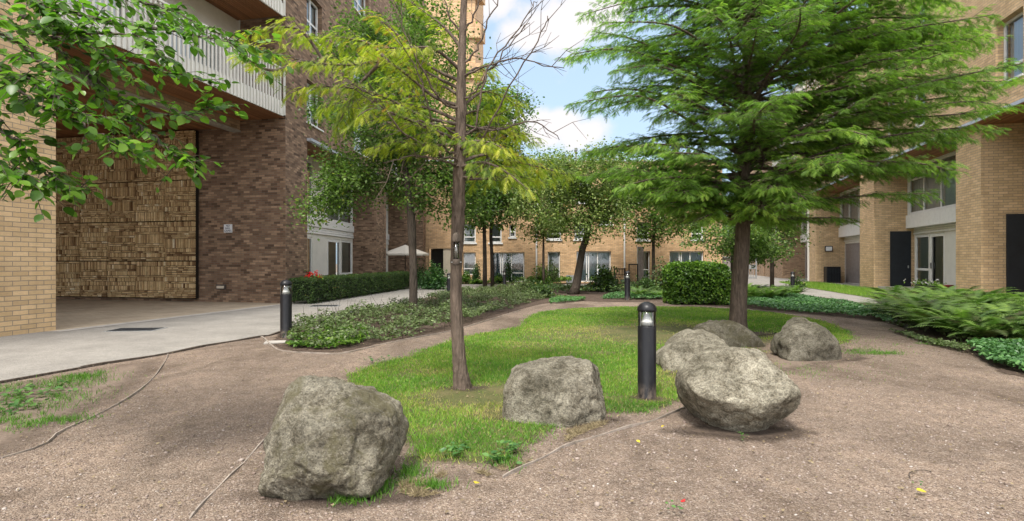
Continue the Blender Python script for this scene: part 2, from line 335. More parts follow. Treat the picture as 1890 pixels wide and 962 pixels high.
def rockmat(nm='granite_boulder', k=1.0, moss=.52):
    m = NT(nm); p = m.geo(); f1 = m.noise(p, 2.6, 10, .68, .4); f2 = m.noise(p, 11, 9, .76, .3); f3 = m.noise(p, 85, 4, .85)
    v = m.n('ShaderNodeTexVoronoi', {'Vector': p, 'Scale': 120.0}); vc = m.n('ShaderNodeSeparateColor', {0: v.outputs['Color']}).outputs[0]
    c = m.mix(m.ramp(f1, [(.36, (0, 0, 0)), (.62, (1, 1, 1))]), (.19, .175, .14), (.43, .40, .34))
    c = m.mix(1, c, m.ramp(f2, [(.34, (.30, .28, .24)), (.45, (.74, .72, .68)), (.54, (1.04, 1.04, 1.03)), (.68, (1.38, 1.37, 1.35))]), 'MULTIPLY')
    c = m.mix(1, c, m.ramp(vc, [(0, (.62,) * 3), (.45, (1,) * 3), (1, (1.35,) * 3)]), 'MULTIPLY')
    mo = m.ramp(m.noise(p, 4.4, 9, .78, .6), [(moss, (0, 0, 0)), (moss + .12, (.75,) * 3)]); c = m.mix(mo, c, (.165, .15, .08))
    li = m.ramp(m.noise(m.n('ShaderNodeVectorMath', {0: p, 1: (3, 7, 1)}, operation='ADD').outputs[0], 10, 8, .8), [(.60, (0, 0, 0)), (.68, (.65,) * 3)]); c = m.mix(li, c, (.46, .44, .37)); c = m.mix(1, c, (k, k * .98, k * .90), 'MULTIPLY')
    ck = m.n('ShaderNodeTexVoronoi', {'Vector': m.n('ShaderNodeVectorMath', {0: p, 1: m.n('ShaderNodeVectorMath', {0: m.n('ShaderNodeTexNoise', {'Vector': p, 'Scale': 5.0, 'Detail': 4.0}).outputs['Color'], 1: (.28, .28, .28)}, operation='MULTIPLY').outputs[0]}, operation='ADD').outputs[0], 'Scale': 3.6}, feature='DISTANCE_TO_EDGE').outputs[0]
    ckr = m.ramp(ck, [(0, (.35, .33, .3)), (.018, (1, 1, 1))]); c = m.mix(m.ramp(f1, [(.48, (0, 0, 0)), (.6, (.8,) * 3)]), c, m.mix(1, c, ckr, 'MULTIPLY'))
    m.col(c).rough(.92)
    h = m.math('ADD', m.math('MULTIPLY', f2, 1.15), m.math('MULTIPLY', f3, .75)); h = m.math('ADD', h, m.math('MULTIPLY', vc, .15)); m.bump(h, 1.0, .034); return m.m
M['rock'] = rockmat(k=1.12, moss=.62); M['rock_deep'] = rockmat('deep_grey_boulder', .42, .46); M['rock_moss'] = rockmat('mossy_boulder', .88, .49); M['rock_dark'] = rockmat('dark_boulder', .56, .54); M['rock_mid'] = rockmat('grey_boulder', .84, .60)
def bark(name, a, b, sc=1):
    m = NT(name); p = m.geo(); q = m.map(p, (28 * sc, 28 * sc, 5 * sc)); f = m.noise(q, 1, 9, .72, .5); g = m.noise(p, 3, 5)
    v = m.n('ShaderNodeTexVoronoi', {'Vector': m.map(p, (34 * sc, 34 * sc, 6 * sc)), 'Scale': 1.0}).outputs['Distance']
    c = m.mix(m.ramp(f, [(.3, (0, 0, 0)), (.7, (1, 1, 1))]), a, b); c = m.mix(1, c, m.ramp(g, [(.3, (.75,) * 3), (.7, (1.2,) * 3)]), 'MULTIPLY'); m.col(c).rough(.92)
    m.bump(m.math('ADD', f, v), 1.0, .022); return m.m
M['bark'] = bark('redwood_bark', (.05, .037, .028), (.20, .15, .115)); M['bark_grey'] = bark('grey_bark', (.06, .048, .038), (.16, .125, .10)); M['bark_dark'] = bark('dark_bark', (.035, .028, .022), (.10, .078, .06))
def leafmat(name, stops, trans=.35, gloss=.45, tcol=(.5, .8, .15)):
    m = NT(name); a = m.n('ShaderNodeAttribute', attribute_name='var').outputs['Fac']; c = m.ramp(a, stops)
    m.col(c).rough(gloss); m.b.inputs['Specular IOR Level'].default_value = .35
    t = m.n('ShaderNodeBsdfTranslucent', {'Color': m.mix(.5, c, m.mix(1, c, (tcol[0] * 2.2, tcol[1] * 2.2, tcol[2] * 2.2), 'MULTIPLY'))})
    x = m.n('ShaderNodeMixShader', {0: trans, 1: m.b.outputs[0], 2: t.outputs[0]}); m.l(x.outputs[0], m.out.inputs[0]); return m.m
M['leaf_hornbeam'] = leafmat('hornbeam_leaf', [(0, (.022, .055, .010)), (.5, (.085, .185, .020)), (1, (.22, .36, .045))], .46, .36)
M['leaf_redwood'] = leafmat('redwood_spray', [(0, (.075, .13, .03)), (.45, (.17, .29, .055)), (.85, (.32, .47, .085)), (1, (.42, .54, .10))], .48, .5)
M['leaf_yellow'] = leafmat('yellowing_spray', [(0, (.09, .15, .02)), (.35, (.22, .28, .03)), (.75, (.42, .44, .045)), (.95, (.56, .52, .07)), (1, (.45, .25, .06))], .45, .55)
M['leaf_mid'] = leafmat('pear_leaf', [(0, (.045, .075, .02)), (.5, (.11, .185, .042)), (.9, (.23, .33, .07)), (1, (.34, .30, .07))], .42, .45)
M['leaf_olive'] = leafmat('olive_leaf', [(0, (.085, .125, .035)), (.5, (.19, .26, .075)), (.85, (.32, .39, .12)), (1, (.40, .28, .10))], .32, .5)
M['leaf_hedge'] = leafmat('hedge_leaf', [(0, (.022, .042, .013)), (.5, (.055, .105, .026)), (.85, (.12, .20, .04)), (1, (.20, .13, .04))], .25, .45)
M['leaf_box'] = leafmat('box_leaf', [(0, (.025, .06, .010)), (.5, (.075, .165, .020)), (1, (.24, .38, .045))], .28, .4)
M['leaf_ivy'] = leafmat('ivy_leaf', [(0, (.018, .05, .016)), (.6, (.05, .13, .035)), (1, (.13, .25, .06))], .25, .35)
M['leaf_bed'] = leafmat('bed_leaf', [(0, (.06, .045, .025)), (.25, (.07, .095, .035)), (.65, (.13, .18, .065)), (1, (.24, .31, .13))], .28, .5)
M['leaf_ground'] = leafmat('groundcover_leaf', [(0, (.03, .08, .028)), (.5, (.065, .16, .048)), (1, (.13, .27, .08))], .25, .42)
M['leaf_fern'] = leafmat('fern_frond', [(0, (.07, .065, .025)), (.3, (.075, .14, .032)), (.7, (.15, .25, .050)), (1, (.26, .38, .07))], .35, .5)
M['grass'] = leafmat('grass_blade', [(0, (.065, .16, .020)), (.4, (.13, .285, .030)), (.7, (.23, .39, .042)), (.88, (.44, .42, .11)), (1, (.46, .37, .18))], .35, .5)
M['straw'] = leafmat('dry_straw', [(0, (.14, .10, .06)), (1, (.42, .34, .20))], .2, .7)
M['petal'] = leafmat('petal', [(0, (.75, .72, .66)), (1, (.85, .82, .78))], .2, .6, (.4, .4, .4)); M['petal_red'] = leafmat('red_petal', [(0, (.6, .012, .015)), (1, (.8, .03, .03))], .2, .6, (.4, .1, .1))
M['leaf_fallen'] = leafmat('fallen_leaf', [(0, (.5, .38, .03)), (1, (.6, .5, .05))], .2, .6)
M['core'] = plain('foliage_core', (.014, .022, .009), .95)
M['pebble'] = vmat('loose_stone', [(0, (.13, .095, .075)), (.4, (.25, .19, .155)), (.85, (.36, .30, .26)), (1, (.62, .58, .54))])
# ------------------------------------------------------------------ vectorised foliage
def mesh_inst(name, tv, tf, pos, rot, sc, var, mat, parent=None, off=(0, 0, 0), extra=None):
    tv = np.asarray(tv, float); tf = np.asarray(tf, int); N = len(pos); k = len(tv)
    sc = np.asarray(sc, float)
    if sc.ndim == 1: sc = np.repeat(sc[:, None], 3, 1)
    loc = tv[None] * sc[:, None, :]
    V = np.einsum('nij,nkj->nki', rot, loc) + pos[:, None, :] - np.asarray(off)[None, None, :]
    Fc = (tf[None] + (np.arange(N) * k)[:, None, None]).reshape(-1, tf.shape[1])
    return mesh_raw(name, V.reshape(-1, 3), Fc, np.repeat(var, len(tf)), mat, parent)
def mesh_raw(name, V, Fc, var, mat, parent=None):
    me = bpy.data.meshes.new(name); n = Fc.shape[1]
    me.vertices.add(len(V)); me.vertices.foreach_set('co', V.astype(np.float32).ravel())
    me.loops.add(Fc.size); me.loops.foreach_set('vertex_index', Fc.astype(np.int32).ravel())
    me.polygons.add(len(Fc)); me.polygons.foreach_set('loop_start', np.arange(0, Fc.size, n, dtype=np.int32))
    a = me.attributes.new('var', 'FLOAT', 'FACE'); a.data.foreach_set('value', np.clip(var, 0, 1).astype(np.float32))
    me.update(calc_edges=True); me.validate()
    me.materials.append(mat); o = bpy.data.objects.new(name, me); S.collection.objects.link(o)
    if parent is not None: o.parent = parent
    return o
def nrm(a): return a / np.maximum(np.linalg.norm(a, axis=-1, keepdims=True), 1e-9)
def basis(d, n):
    x = nrm(d); z = nrm(n - (n * x).sum(-1, keepdims=True) * x); y = np.cross(z, x); return np.stack([x, y, z], -1)
def rnd(n, s=1.0): return rng.normal(0, s, (n, 3))
LEAF4 = ([(0, 0, 0), (.45, .32, .06), (1, 0, -.04), (.45, -.32, .06)], [(0, 1, 2), (0, 2, 3)])
OVAL = ([(0, 0, 0), (.22, .28, .05), (.62, .30, .03), (1, 0, -.06), (.62, -.30, .03), (.22, -.28, .05), (.42, 0, -.02)], [(0, 6, 1), (1, 6, 2), (2, 6, 3), (3, 6, 4), (4, 6, 5), (5, 6, 0)])
def big_leaf():
    xs = [0, .12, .3, .5, .7, .87, 1.0]; ws = [0.0, .2, .31, .33, .26, .13, 0.0]; v = []; f = []
    for i, (x, ww) in enumerate(zip(xs, ws)):
        c = -.10 * x * x; v += [(x, ww, c + .10 * ww * 2), (x, 0, c), (x, -ww, c + .10 * ww * 2)]
    for i in range(len(xs) - 1):
        for j in (0, 1):
            a = i * 3 + j; b = a + 1; c = a + 3; d = a + 4; f += [(a, b, d), (a, d, c)]
    return v, f
BIG = big_leaf()
def spray(pairs=8, ll=.30, wd=.10, ang=52, droop=.14):
    v = []; f = []
    for i in range(pairs):
        x = .06 + .9 * i / (pairs - 1); l = ll * math.sin(math.pi * (.18 + .74 * i / (pairs - 1))) ** .7
        for sg in (1, -1):
            b = len(v); a = R(ang); z = -droop * x * x
            v += [(x - wd * .5, 0, z), (x + wd * .5, 0, z), (x + l * math.cos(a), sg * l * math.sin(a), z - .04)]; f.append((b, b + 1, b + 2) if sg < 0 else (b + 1, b, b + 2))
    b = len(v); v += [(0, .006, 0), (0, -.006, 0), (1.04, 0, -droop)]; f.append((b, b + 1, b + 2)); return v, f
SPRAY = spray(6, .34, .13, 50, .16)
BLADE = ([(0, .5, 0), (0, -.5, 0), (.12, .42, .45), (.12, -.42, .45), (.42, 0, 1)], [(0, 1, 3), (0, 3, 2), (2, 3, 4)])
BLADE1 = ([(0, .5, 0), (0, -.5, 0), (.3, 0, 1)], [(0, 1, 2)])
def inpoly(poly, x, y):
    poly = np.asarray([(p[0], p[1]) for p in poly]); c = np.zeros(len(x), bool); j = len(poly) - 1
    for i in range(len(poly)):
        xi, yi = poly[i]; xj, yj = poly[j]; k = ((yi > y) != (yj > y)) & (x < (xj - xi) * (y - yi) / (yj - yi + 1e-12) + xi); c ^= k; j = i
    return c
def sample_poly(poly, n):
    a = np.asarray([(p[0], p[1]) for p in poly]); lo, hi = a.min(0), a.max(0); out = np.zeros((0, 2))
    while len(out) < n:
        q = rng.uniform(lo, hi, (n * 3, 2)); q = q[inpoly(poly, q[:, 0], q[:, 1])]; out = np.vstack([out, q])
    return out[:n]
_g = rng.uniform(0, 1, (64, 64))
def vnoise(x, y, sc):
    x = np.asarray(x) * sc; y = np.asarray(y) * sc; xi = np.floor(x).astype(int); yi = np.floor(y).astype(int); fx = x - xi; fy = y - yi; fx = fx * fx * (3 - 2 * fx); fy = fy * fy * (3 - 2 * fy)
    g = lambda a, b: _g[a % 64, b % 64]
    return (g(xi, yi) * (1 - fx) + g(xi + 1, yi) * fx) * (1 - fy) + (g(xi, yi + 1) * (1 - fx) + g(xi + 1, yi + 1) * fx) * fy
def fnoise(x, y, sc): return (vnoise(x, y, sc) + .5 * vnoise(x + 9.1, y + 3.3, sc * 2.1) + .25 * vnoise(x + 5, y + 1, sc * 4.3)) / 1.75
def smooth_poly(pts, closed=True, sub=6):
    out = []; n = len(pts)
    for i in range(n if closed else n - 1):
        p0, p1, p2, p3 = (pts[(i + k - 1) % n] if closed else pts[min(max(i + k - 1, 0), n - 1)] for k in range(4))
        for j in range(sub):
            t = j / sub; out.append(.5 * ((2 * p1) + (p2 - p0) * t + (2 * p0 - 5 * p1 + 4 * p2 - p3) * t * t + (3 * p1 - p0 - 3 * p2 + p3) * t ** 3))
    if not closed: out.append(pts[-1])
    return out
def sheet(name, poly, z, mat, thick=0.0):
    bm = bmesh.new(); vs = [bm.verts.new((p[0], p[1], z)) for p in poly]
    f = bm.faces.new(vs); bm.normal_update()
    if f.normal.z < 0: f.normal_flip()
    if thick:
        r = bmesh.ops.extrude_face_region(bm, geom=[f]); 
        for v in [g for g in r['geom'] if isinstance(g, bmesh.types.BMVert)]: v.co.z += 0
        for v in vs: v.co.z -= thick
    bmesh.ops.triangulate(bm, faces=bm.faces[:]); bmesh.ops.recalc_face_normals(bm, faces=bm.faces[:])
    me = bpy.data.meshes.new(name); bm.to_mesh(me); bm.free(); me.materials.append(mat)
    o = bpy.data.objects.new(name, me); S.collection.objects.link(o); o['kind'] = 'structure'; return o
# ------------------------------------------------------------------ ground
def ground():
    MB().add([(-500, -500, 0), (500, -500, 0), (500, 500, 0), (-500, 500, 0)], [(0, 1, 2, 3)]).build('ground', M['gravel'], recalc=False)['kind'] = 'structure'
ground()
V2 = lambda x, y: Vector((x, y, 0))
def rag_sheet(name, poly, z, mat, cell=.12):
    P_ = np.array([(p[0], p[1]) for p in poly]); lo = P_.min(0) - .35; hi = P_.max(0) + .35; nx, ny = [int(v) + 2 for v in (hi - lo) / cell]
    gx, gy = np.meshgrid(lo[0] + np.arange(nx) * cell, lo[1] + np.arange(ny) * cell, indexing='ij'); x, y = gx.ravel(), gy.ravel(); ins = inpoly(poly, x, y); dm = np.full(len(x), 1e9)
    for i in range(len(P_)):
        a, b = P_[i], P_[(i + 1) % len(P_)]; e = b - a; t = np.clip(((x - a[0]) * e[0] + (y - a[1]) * e[1]) / max(1e-9, e @ e), 0, 1); dm = np.minimum(dm, (x - a[0] - t * e[0]) ** 2 + (y - a[1] - t * e[1]) ** 2)
    sd = np.sqrt(dm) * np.where(ins, 1, -1); id_ = np.arange(nx * ny).reshape(nx, ny); q = np.stack([id_[:-1, :-1], id_[1:, :-1], id_[1:, 1:], id_[:-1, 1:]], -1).reshape(-1, 4); q = q[(sd[q].max(1) > -.33)]
    used = np.unique(q); rm = np.zeros(nx * ny, int); rm[used] = np.arange(len(used)); o = mesh_raw(name, np.column_stack([x, y, np.full(len(x), z)])[used], rm[q], np.zeros(len(q)), mat)
    at = o.data.attributes.new('sd', 'FLOAT', 'POINT'); at.data.foreach_set('value', sd[used].astype(np.float32)); o['kind'] = 'structure'; return o
ragged(M['turf'], .10, 9, .14); ragged(M['bare'], .22, 5, .25); ragged(M['dirt'], .10, 11, .12); ragged(M['soil'], .10, 8, .05)
sheet('courtyard_path', [V2(-40, -20), V2(40, -20), V2(40, 70), V2(-40, 70)], .004, M['tarmac'])
edgeL = [V2(-9.4, -10), V2(-7.6, -3)] + [G(*p) for p in [(0, 710), (160, 680), (310, 655), (400, 637), (480, 624), (508, 618), (560, 600), (640, 583), (700, 570), (760, 556), (820, 543), (870, 534), (940, 530)]]
edgeT = [G(*p) for p in [(1100, 529.5), (1240, 530), (1350, 533), (1420, 537), (1480, 545), (1550, 553), (1620, 563)]]
edgeR = [V2(11.6, 12), V2(11.4, 5), V2(11.5, -10)]
garden = smooth_poly(edgeL + edgeT + edgeR, False)
sheet('gravel_path', garden, .010, M['gravel'])
near = [G(*p) for p in [(497, 636), (520, 648), (600, 653), (650, 649), (720, 633), (830, 612), (900, 592), (960, 573), (1010, 561), (1060, 557), (1160, 559), (1240, 557), (1300, 565), (1370, 569), (1400, 575), (1500, 583), (1600, 592), (1650, 602), (1700, 628), (1760, 645), (1795, 662), (1830, 682), (1890, 700)]] + [V2(6.6, 4.0), V2(7.6, 0), V2(8, -8)]
i0 = edgeL.index(edgeL[7]); outer = edgeL[7:] + edgeT + [V2(11.5, 12), V2(11.3, 5), V2(11.4, -8)]
bed = smooth_poly(outer, False, 4) + smooth_poly(near[::-1], False, 4)
rag_sheet('planting_bed', bed, .014, M['soil'])
lawn_px = [(628, 694), (700, 672), (760, 655), (830, 628), (900, 614), (955, 603), (962, 592), (1000, 576), (1060, 570), (1150, 567), (1250, 567), (1350, 571), (1440, 579), (1530, 597), (1578, 621), (1530, 650), (1440, 680), (1330, 720), (1250, 755), (1180, 768), (1120, 772), (1040, 790), (1010, 822), (930, 862), (860, 868), (790, 866), (742, 880), (735, 830), (700, 760), (645, 715)]
lawn = smooth_poly([G(*p) for p in lawn_px], True, 5)
# uneven edge so the turf does not end in a clean curve
lawn = [p + Vector((math.sin(i * 2.3) * .02 + math.sin(i * .9) * .03, math.cos(i * 1.7) * .03, 0)) for i, p in enumerate(lawn)]
rag_sheet('lawn', lawn, .016, M['turf'], .08)
def wob(poly, a=.02, sub=3):
    q = smooth_poly([G(*p) for p in poly], True, sub); return [p + Vector((random.uniform(-a, a), random.uniform(-a, a), 0)) for p in q]
rag_sheet('bare_earth', smooth_poly([V2(-6.6, 1.0)] + [G(*p) for p in [(-60, 730), (0, 714), (160, 684), (300, 660), (304, 668), (290, 690), (240, 733), (120, 790), (0, 850)]] + [V2(-4.4, 1.6)], True, 4), .018, M['bare'])
rag_sheet('bare_earth', wob([(745, 905), (770, 865), (860, 866), (940, 862), (1010, 830), (1045, 792), (1130, 778), (1240, 762), (1150, 797), (1060, 822), (930, 880), (800, 930), (740, 940)]), .022, M['bare'])
rag_sheet('bare_earth', wob([(1385, 640), (1440, 628), (1560, 640), (1600, 655), (1560, 675), (1470, 690), (1400, 690), (1380, 660)]), .022, M['bare'])
A0 = Vector((-8.42, 10, 0)); K = Vector((-6.97, 16.67, 0)); LA = (K - A0).length
fA = frame(A0, (K - A0), -1); fB = frame(K, (.06, 1), -1); fC = frame((14.8, 17.1), (.255, 1), 1)
sheet('underpass_paving', [fA(-.2, -.12, 0), fA(LA, -.12, 0), fA(LA + .2, 14, 0), fA(-1, 14, 0)], .008, M['paver'])
sheet('granite_strip', [fA(-.2, -.36, 0), fA(LA, -.36, 0), fA(LA, -.12, 0), fA(-.2, -.12, 0)], .010, M['stone'])
for px, py, rx, ry in [(1194, 738, .20, .15), (853, 718, .30, .22), (1362, 616, .75, .45), (1025, 778, .62, .22), (1360, 800, .60, .26), (1280, 690, .6, .25), (1490, 662, .8, .35), (615, 920, .58, .20), (528, 632, .35, .25)]:
    c_ = G(px, py); rag_sheet('bare_earth', [V2(c_.x + rx * math.cos(k * .45) * (1 + .2 * math.sin(k * 2.1)), c_.y + ry * math.sin(k * .45) * (1 + .2 * math.cos(k * 1.7))) for k in range(14)], .0205, M['dirt'], .05)
def strip(name, pts, w, z0, z1, mat, label, cat, group=None, sub=5):
    pts = smooth_poly([Vector((p[0], p[1], 0)) for p in pts], False, sub); mb = MB()
    for i, p in enumerate(pts):
        t = (pts[min(i + 1, len(pts) - 1)] - pts[max(i - 1, 0)]).normalized(); n = Vector((-t.y, t.x, 0)) * w / 2
        dz = .006 * math.sin(i * .9)
        mb.v += [p - n + Vector((0, 0, z0)), p + n + Vector((0, 0, z0)), p + n + Vector((0, 0, z1 + dz)), p - n + Vector((0, 0, z1 + dz))]
    for i in range(len(pts) - 1):
        for k in range(4): mb.f.append([i * 4 + k, i * 4 + (k + 1) % 4, i * 4 + 4 + (k + 1) % 4, i * 4 + 4 + k]); mb.c.append(.5)
    mb.f += [[0, 1, 2, 3], [len(pts) * 4 - 4 + k for k in range(4)][::-1]]; mb.c += [.5, .5]
    o = mb.build(name, mat, loc=pts[0]); setp(o, label, cat, group); return o
EG = 'edging strips along the paths'
strip('edging_strip', edgeL[:9], .035, -.02, .035, M['bark_grey'], 'dark weathered timber edging between pale tarmac path and gravel', 'edging', EG)
strip('edging_strip', [V2(-4.2, 1.9)] + [G(*p) for p in [(0, 850), (120, 797), (240, 736), (285, 697), (303, 672), (310, 657)]], .007, -.02, .025, M['edging'], 'thin pale edging strip curving across gravel at left to the tarmac', 'edging', EG)
strip('edging_strip', [G(*p) for p in [(928, 886), (1000, 850), (1060, 822), (1150, 795), (1210, 778), (1275, 752)]], .007, -.02, .025, M['edging'], 'pale edging strip along front of the lawn below the middle boulder', 'edging', EG)
strip('edging_strip', [G(*p) for p in [(350, 962), (400, 905), (440, 868), (482, 822), (530, 780), (560, 750)]], .008, -.02, .018, M['edging'], 'worn edging strip half buried in gravel beside the largest left boulder', 'edging', EG)
strip('edging_strip', [G(*p) for p in [(497, 636), (520, 649), (600, 655), (650, 651), (720, 634), (830, 613), (900, 593), (960, 574)]], .014, -.02, .024, M['edging'], 'timber edging along gravel side of the planting bed behind the yellowing tree', 'edging', EG)
strip('edging_strip', [G(*p) for p in [(482, 624), (490, 630), (500, 640)]], .02, -.02, .035, M['edging'], 'short timber edging piece by foot of the left bollard', 'edging', EG, 2)
# ------------------------------------------------------------------ building helpers
def win(bld, fr, s0, s1, z0, z1, d, mull=(), trans=(), cur='curtain', t=.06, fm='frame', dep=.07, back=True, trans_only=None, cur_open=0.0):
    mb = MB(); mb.fb(fr, s0, s1, d, d + dep, z0, z0 + t); mb.fb(fr, s0, s1, d, d + dep, z1 - t, z1)
    mb.fb(fr, s0, s0 + t, d, d + dep, z0 + t, z1 - t); mb.fb(fr, s1 - t, s1, d, d + dep, z0 + t, z1 - t)
    for m in mull: mb.fb(fr, m - t / 2, m + t / 2, d + .004, d + dep - .004, z0 + t, z1 - t)
    for z in trans:
        a, b = trans_only or (s0, s1); mb.fb(fr, a + t, b - t, d + .008, d + dep - .008, z - t / 2, z + t / 2)
    wdw = mb.build('window', M[fm], bld)
    pq = [fr(s0 + t, d + dep * .5, z0 + t), fr(s1 - t, d + dep * .5, z0 + t), fr(s1 - t, d + dep * .5, z1 - t), fr(s0 + t, d + dep * .5, z1 - t)]
    if (pq[1] - pq[0]).cross(pq[2] - pq[0]).dot(fr(0, -1, 0) - fr(0, 0, 0)) < 0: pq = pq[::-1]
    g = MB(); g.add(pq, [(0, 1, 2, 3)]); g.build('pane', M['glass'], wdw, recalc=False)
    if cur:
        c = MB(); n = max(6, int((s1 - s0) / .05)); vs = []
        a0 = s0 + t; a1 = s1 - t - (s1 - s0) * cur_open
        for i in range(n + 1):
            s = a0 + (a1 - a0) * i / n; dd = d + dep + .07 + .03 * math.sin(i * 1.9 + s) + .012 * math.sin(i * .7)
            vs += [fr(s, dd, z0 + .02), fr(s, dd, z1 - .02)]
        c.add(vs, [(2 * i, 2 * i + 2, 2 * i + 3, 2 * i + 1) for i in range(n)]); c.build('curtain', M[cur], wdw, recalc=False, smooth=True)
    if back:
        b = MB(); b.fb(fr, s0, s1, d + .8, d + .84, z0, z1); b.build('room_back', M['dark'], wdw)
    return wdw
def slats(mb, fr, s0, s1, d0, d1, z, w=.07, gap=.018, along='s', th=.02):
    if along == 's':
        d = d0
        while d < d1: mb.col = random.random(); mb.fb(fr, s0, s1, d, min(d + w, d1), z, z + th); d += w + gap
    else:
        s = s0
        while s < s1: mb.col = random.random(); mb.fb(fr, s, min(s + w, s1), d0, d1, z, z + th); s += w + gap
# ------------------------------------------------------------------ left building
LB = thing('brick_building', 'brown and buff brick apartment block at left with covered passage and white slatted balcony', 'building', (-8.0, 14, 0))
m = MB(); m.fb(fA, -8, 0, 0, 2.4, 0, 13); m.build('pillar', M['buff'], LB)
m = MB()
m.prism([K, fB(1.53, 0, 0), fB(1.53, .35, 0), K + (fB(0, .35, 0) - K) + (fB(.3, 0, 0) - K), fA(LA + .25, .35, 0), fA(LA, .35, 0)], 0, 5.41)
m.fb(fA, LA, LA + .25, .35, 14, 0, 5.76)
# facade along the courtyard, over the recesses
ops = []
for (a, b) in [(1.5, 2.75), (6.0, 7.9), (11.2, 13.2)]:
    for zb in (5.98, 8.95, 11.95): ops.append((a, b, zb, zb + 1.45))
wall(m, fB, 0, 15.3, 5.41, 17, 0, .35, ops)
m.fb(fB, 1.6, 15.2, .351, 2.2, 5.45, 5.6); m.fb(fB, 9.04, 10.6, 0, 1.9, 0, 5.41); m.fb(fB, 14.9, 15.3, 0, 1.9, 0, 5.41); m.fb(fB, .3, 1.53, .35, 1.9, 0, 5.41)
m.fb(fA, LA, LA + .25, 1.9, 14, 5.76, 17)
m.box(-7.3, -5.25, 31.9, 32.9, 0, 17)
m.build('wall', M['brown'], LB)
for (a, b) in [(1.5, 2.75), (6.0, 7.9), (11.2, 13.2)]:
    for zb in (5.98, 8.95, 11.95):
        win(LB, fB, a, b, zb + .02, zb + 1.43, .16, mull=((a + b) / 2,), trans=(zb + .62,), cur='curtain_white' if zb < 8 else 'curtain', t=.07)
        q = MB(); q.fb(fB, a - .05, b + .05, -.05, .16, zb - .05, zb); q.build('sill', M['frame'], LB)
# passage ceiling, beam and brick relief
m = MB(); slats(m, fA, -.02, LA - .02, .02, 1.6, 5.70); m.build('soffit', M['timber'], LB)
m = MB(); slats(m, fA, -.02, LA - .02, 1.86, 14, 5.50, w=.09); m.build('soffit', M['timber'], LB)
m = MB(); m.fb(fA, -.02, LA, .0, 14, 5.76, 5.95); m.fb(fA, -.02, LA, 1.84, 14, 5.55, 5.755); m.build('slab', M['dark'], LB)
m = MB(); m.fb(fA, 0, LA, 1.60, 1.84, 5.40, 5.72); m.build('beam', M['brown_far'], LB)
m = MB(); m.fb(fA, 0, LA - .003, 1.58, 1.86, 5.345, 5.40); m.build('beam_edge', M['stone'], LB)
m = MB(); m.fb(fA, -8, LA + .25, 13.6, 14, 0, 5.5); m.build('passage_wall', M['brown'], LB)
def relief():
    mb = MB(); s_f = LA - .20; d = 3.12; npan = 5; pw = 5.55 / npan; bk = MB(); bk.fb(fA, LA - .12, LA - .003, 3.12, 8.67, .10, 5.46); bk.build('relief_backing', M['relief_back'], LB)
    rnd_ = random.Random(3)
    for pi in range(npan):
        rows = [.13, 1.30, 1.32, 2.57, 2.59, 3.87, 3.89, 5.45]; d0 = d + pi * pw + .012; d1 = d + (pi + 1) * pw - .012
        for r in range(4):
            z = rows[2 * r]; zt = rows[2 * r + 1]; tone = rnd_.uniform(-.08, .08)
            while z < zt - .04:
                sold = rnd_.random() < .42; hh = rnd_.choice([.13, .15, .15, .30]) if sold else rnd_.choice([.052, .06, .07]); hh = min(hh, zt - z); hh = zt - z if zt - z - hh < .05 else hh
                x = d0
                while x < d1 - .02:
                    ww = rnd_.uniform(.045, .068) if sold else rnd_.uniform(.12, .24); ww = min(ww, d1 - x)
                    mb.col = min(1, max(0, rnd_.gauss(.45, .22) + tone)); out = rnd_.uniform(0, .055) + (.02 if rnd_.random() < .15 else 0)
                    mb.fb(fA, s_f - out, LA - .10, x, x + ww - .017, z, z + hh - .016); x += ww
                z += hh
    mb.build('brick_relief', M['relief'], LB)
relief()
# sign and low wall light on the passage wall
q = fA(LA, 2.30, 0); sgn = thing('wall_sign', 'small white no ball games notice on the brown brick wall', 'sign', fA(LA - .01, 2.02, 2.30))
m = MB(); m.fb(fA, LA - .018, LA - .004, 1.88, 2.18, 2.20, 2.46); m.build('plate', M['pale'], sgn)
def text(body, fr_s, d, z, size, parent, mat):
    cu = bpy.data.curves.new('lettering', 'FONT'); cu.body = body; cu.size = size; cu.align_x = 'CENTER'; cu.extrude = .002; cu.materials.append(mat)
    tmp = bpy.data.objects.new('lettering', cu); S.collection.objects.link(tmp); me = bpy.data.meshes.new_from_object(tmp); bpy.data.objects.remove(tmp)
    me.materials.clear(); me.materials.append(mat); o = bpy.data.objects.new('lettering', me); S.collection.objects.link(o); o.parent = parent
    xa = (fA(0, 0, 0) - fA(0, 1, 0)).normalized(); up = Vector((0, 0, 1)); nz = xa.cross(up)
    mt = Matrix((xa, up, nz)).transposed().to_4x4(); mt.translation = fA(fr_s, d, z) - world_off(parent); o.matrix_local = mt
for b, z in (('NO', 2.385), ('BALL', 2.305), ('GAMES', 2.225)): text(b, LA - .021, 2.03, z, .085, sgn, M['letters'])
lt = thing('wall_light', 'low rectangular black framed light on passage wall near the ground', 'light', fA(LA, 2.2, .5))
m = MB(); m.fb(fA, LA - .06, LA - .004, 2.10, 2.44, .40, .56); m.build('housing', M['black'], lt, bevel=.012)
m = MB(); m.fb(fA, LA - .075, LA - .06, 2.14, 2.40, .44, .52); m.build('diffuser', M['cream'], lt)
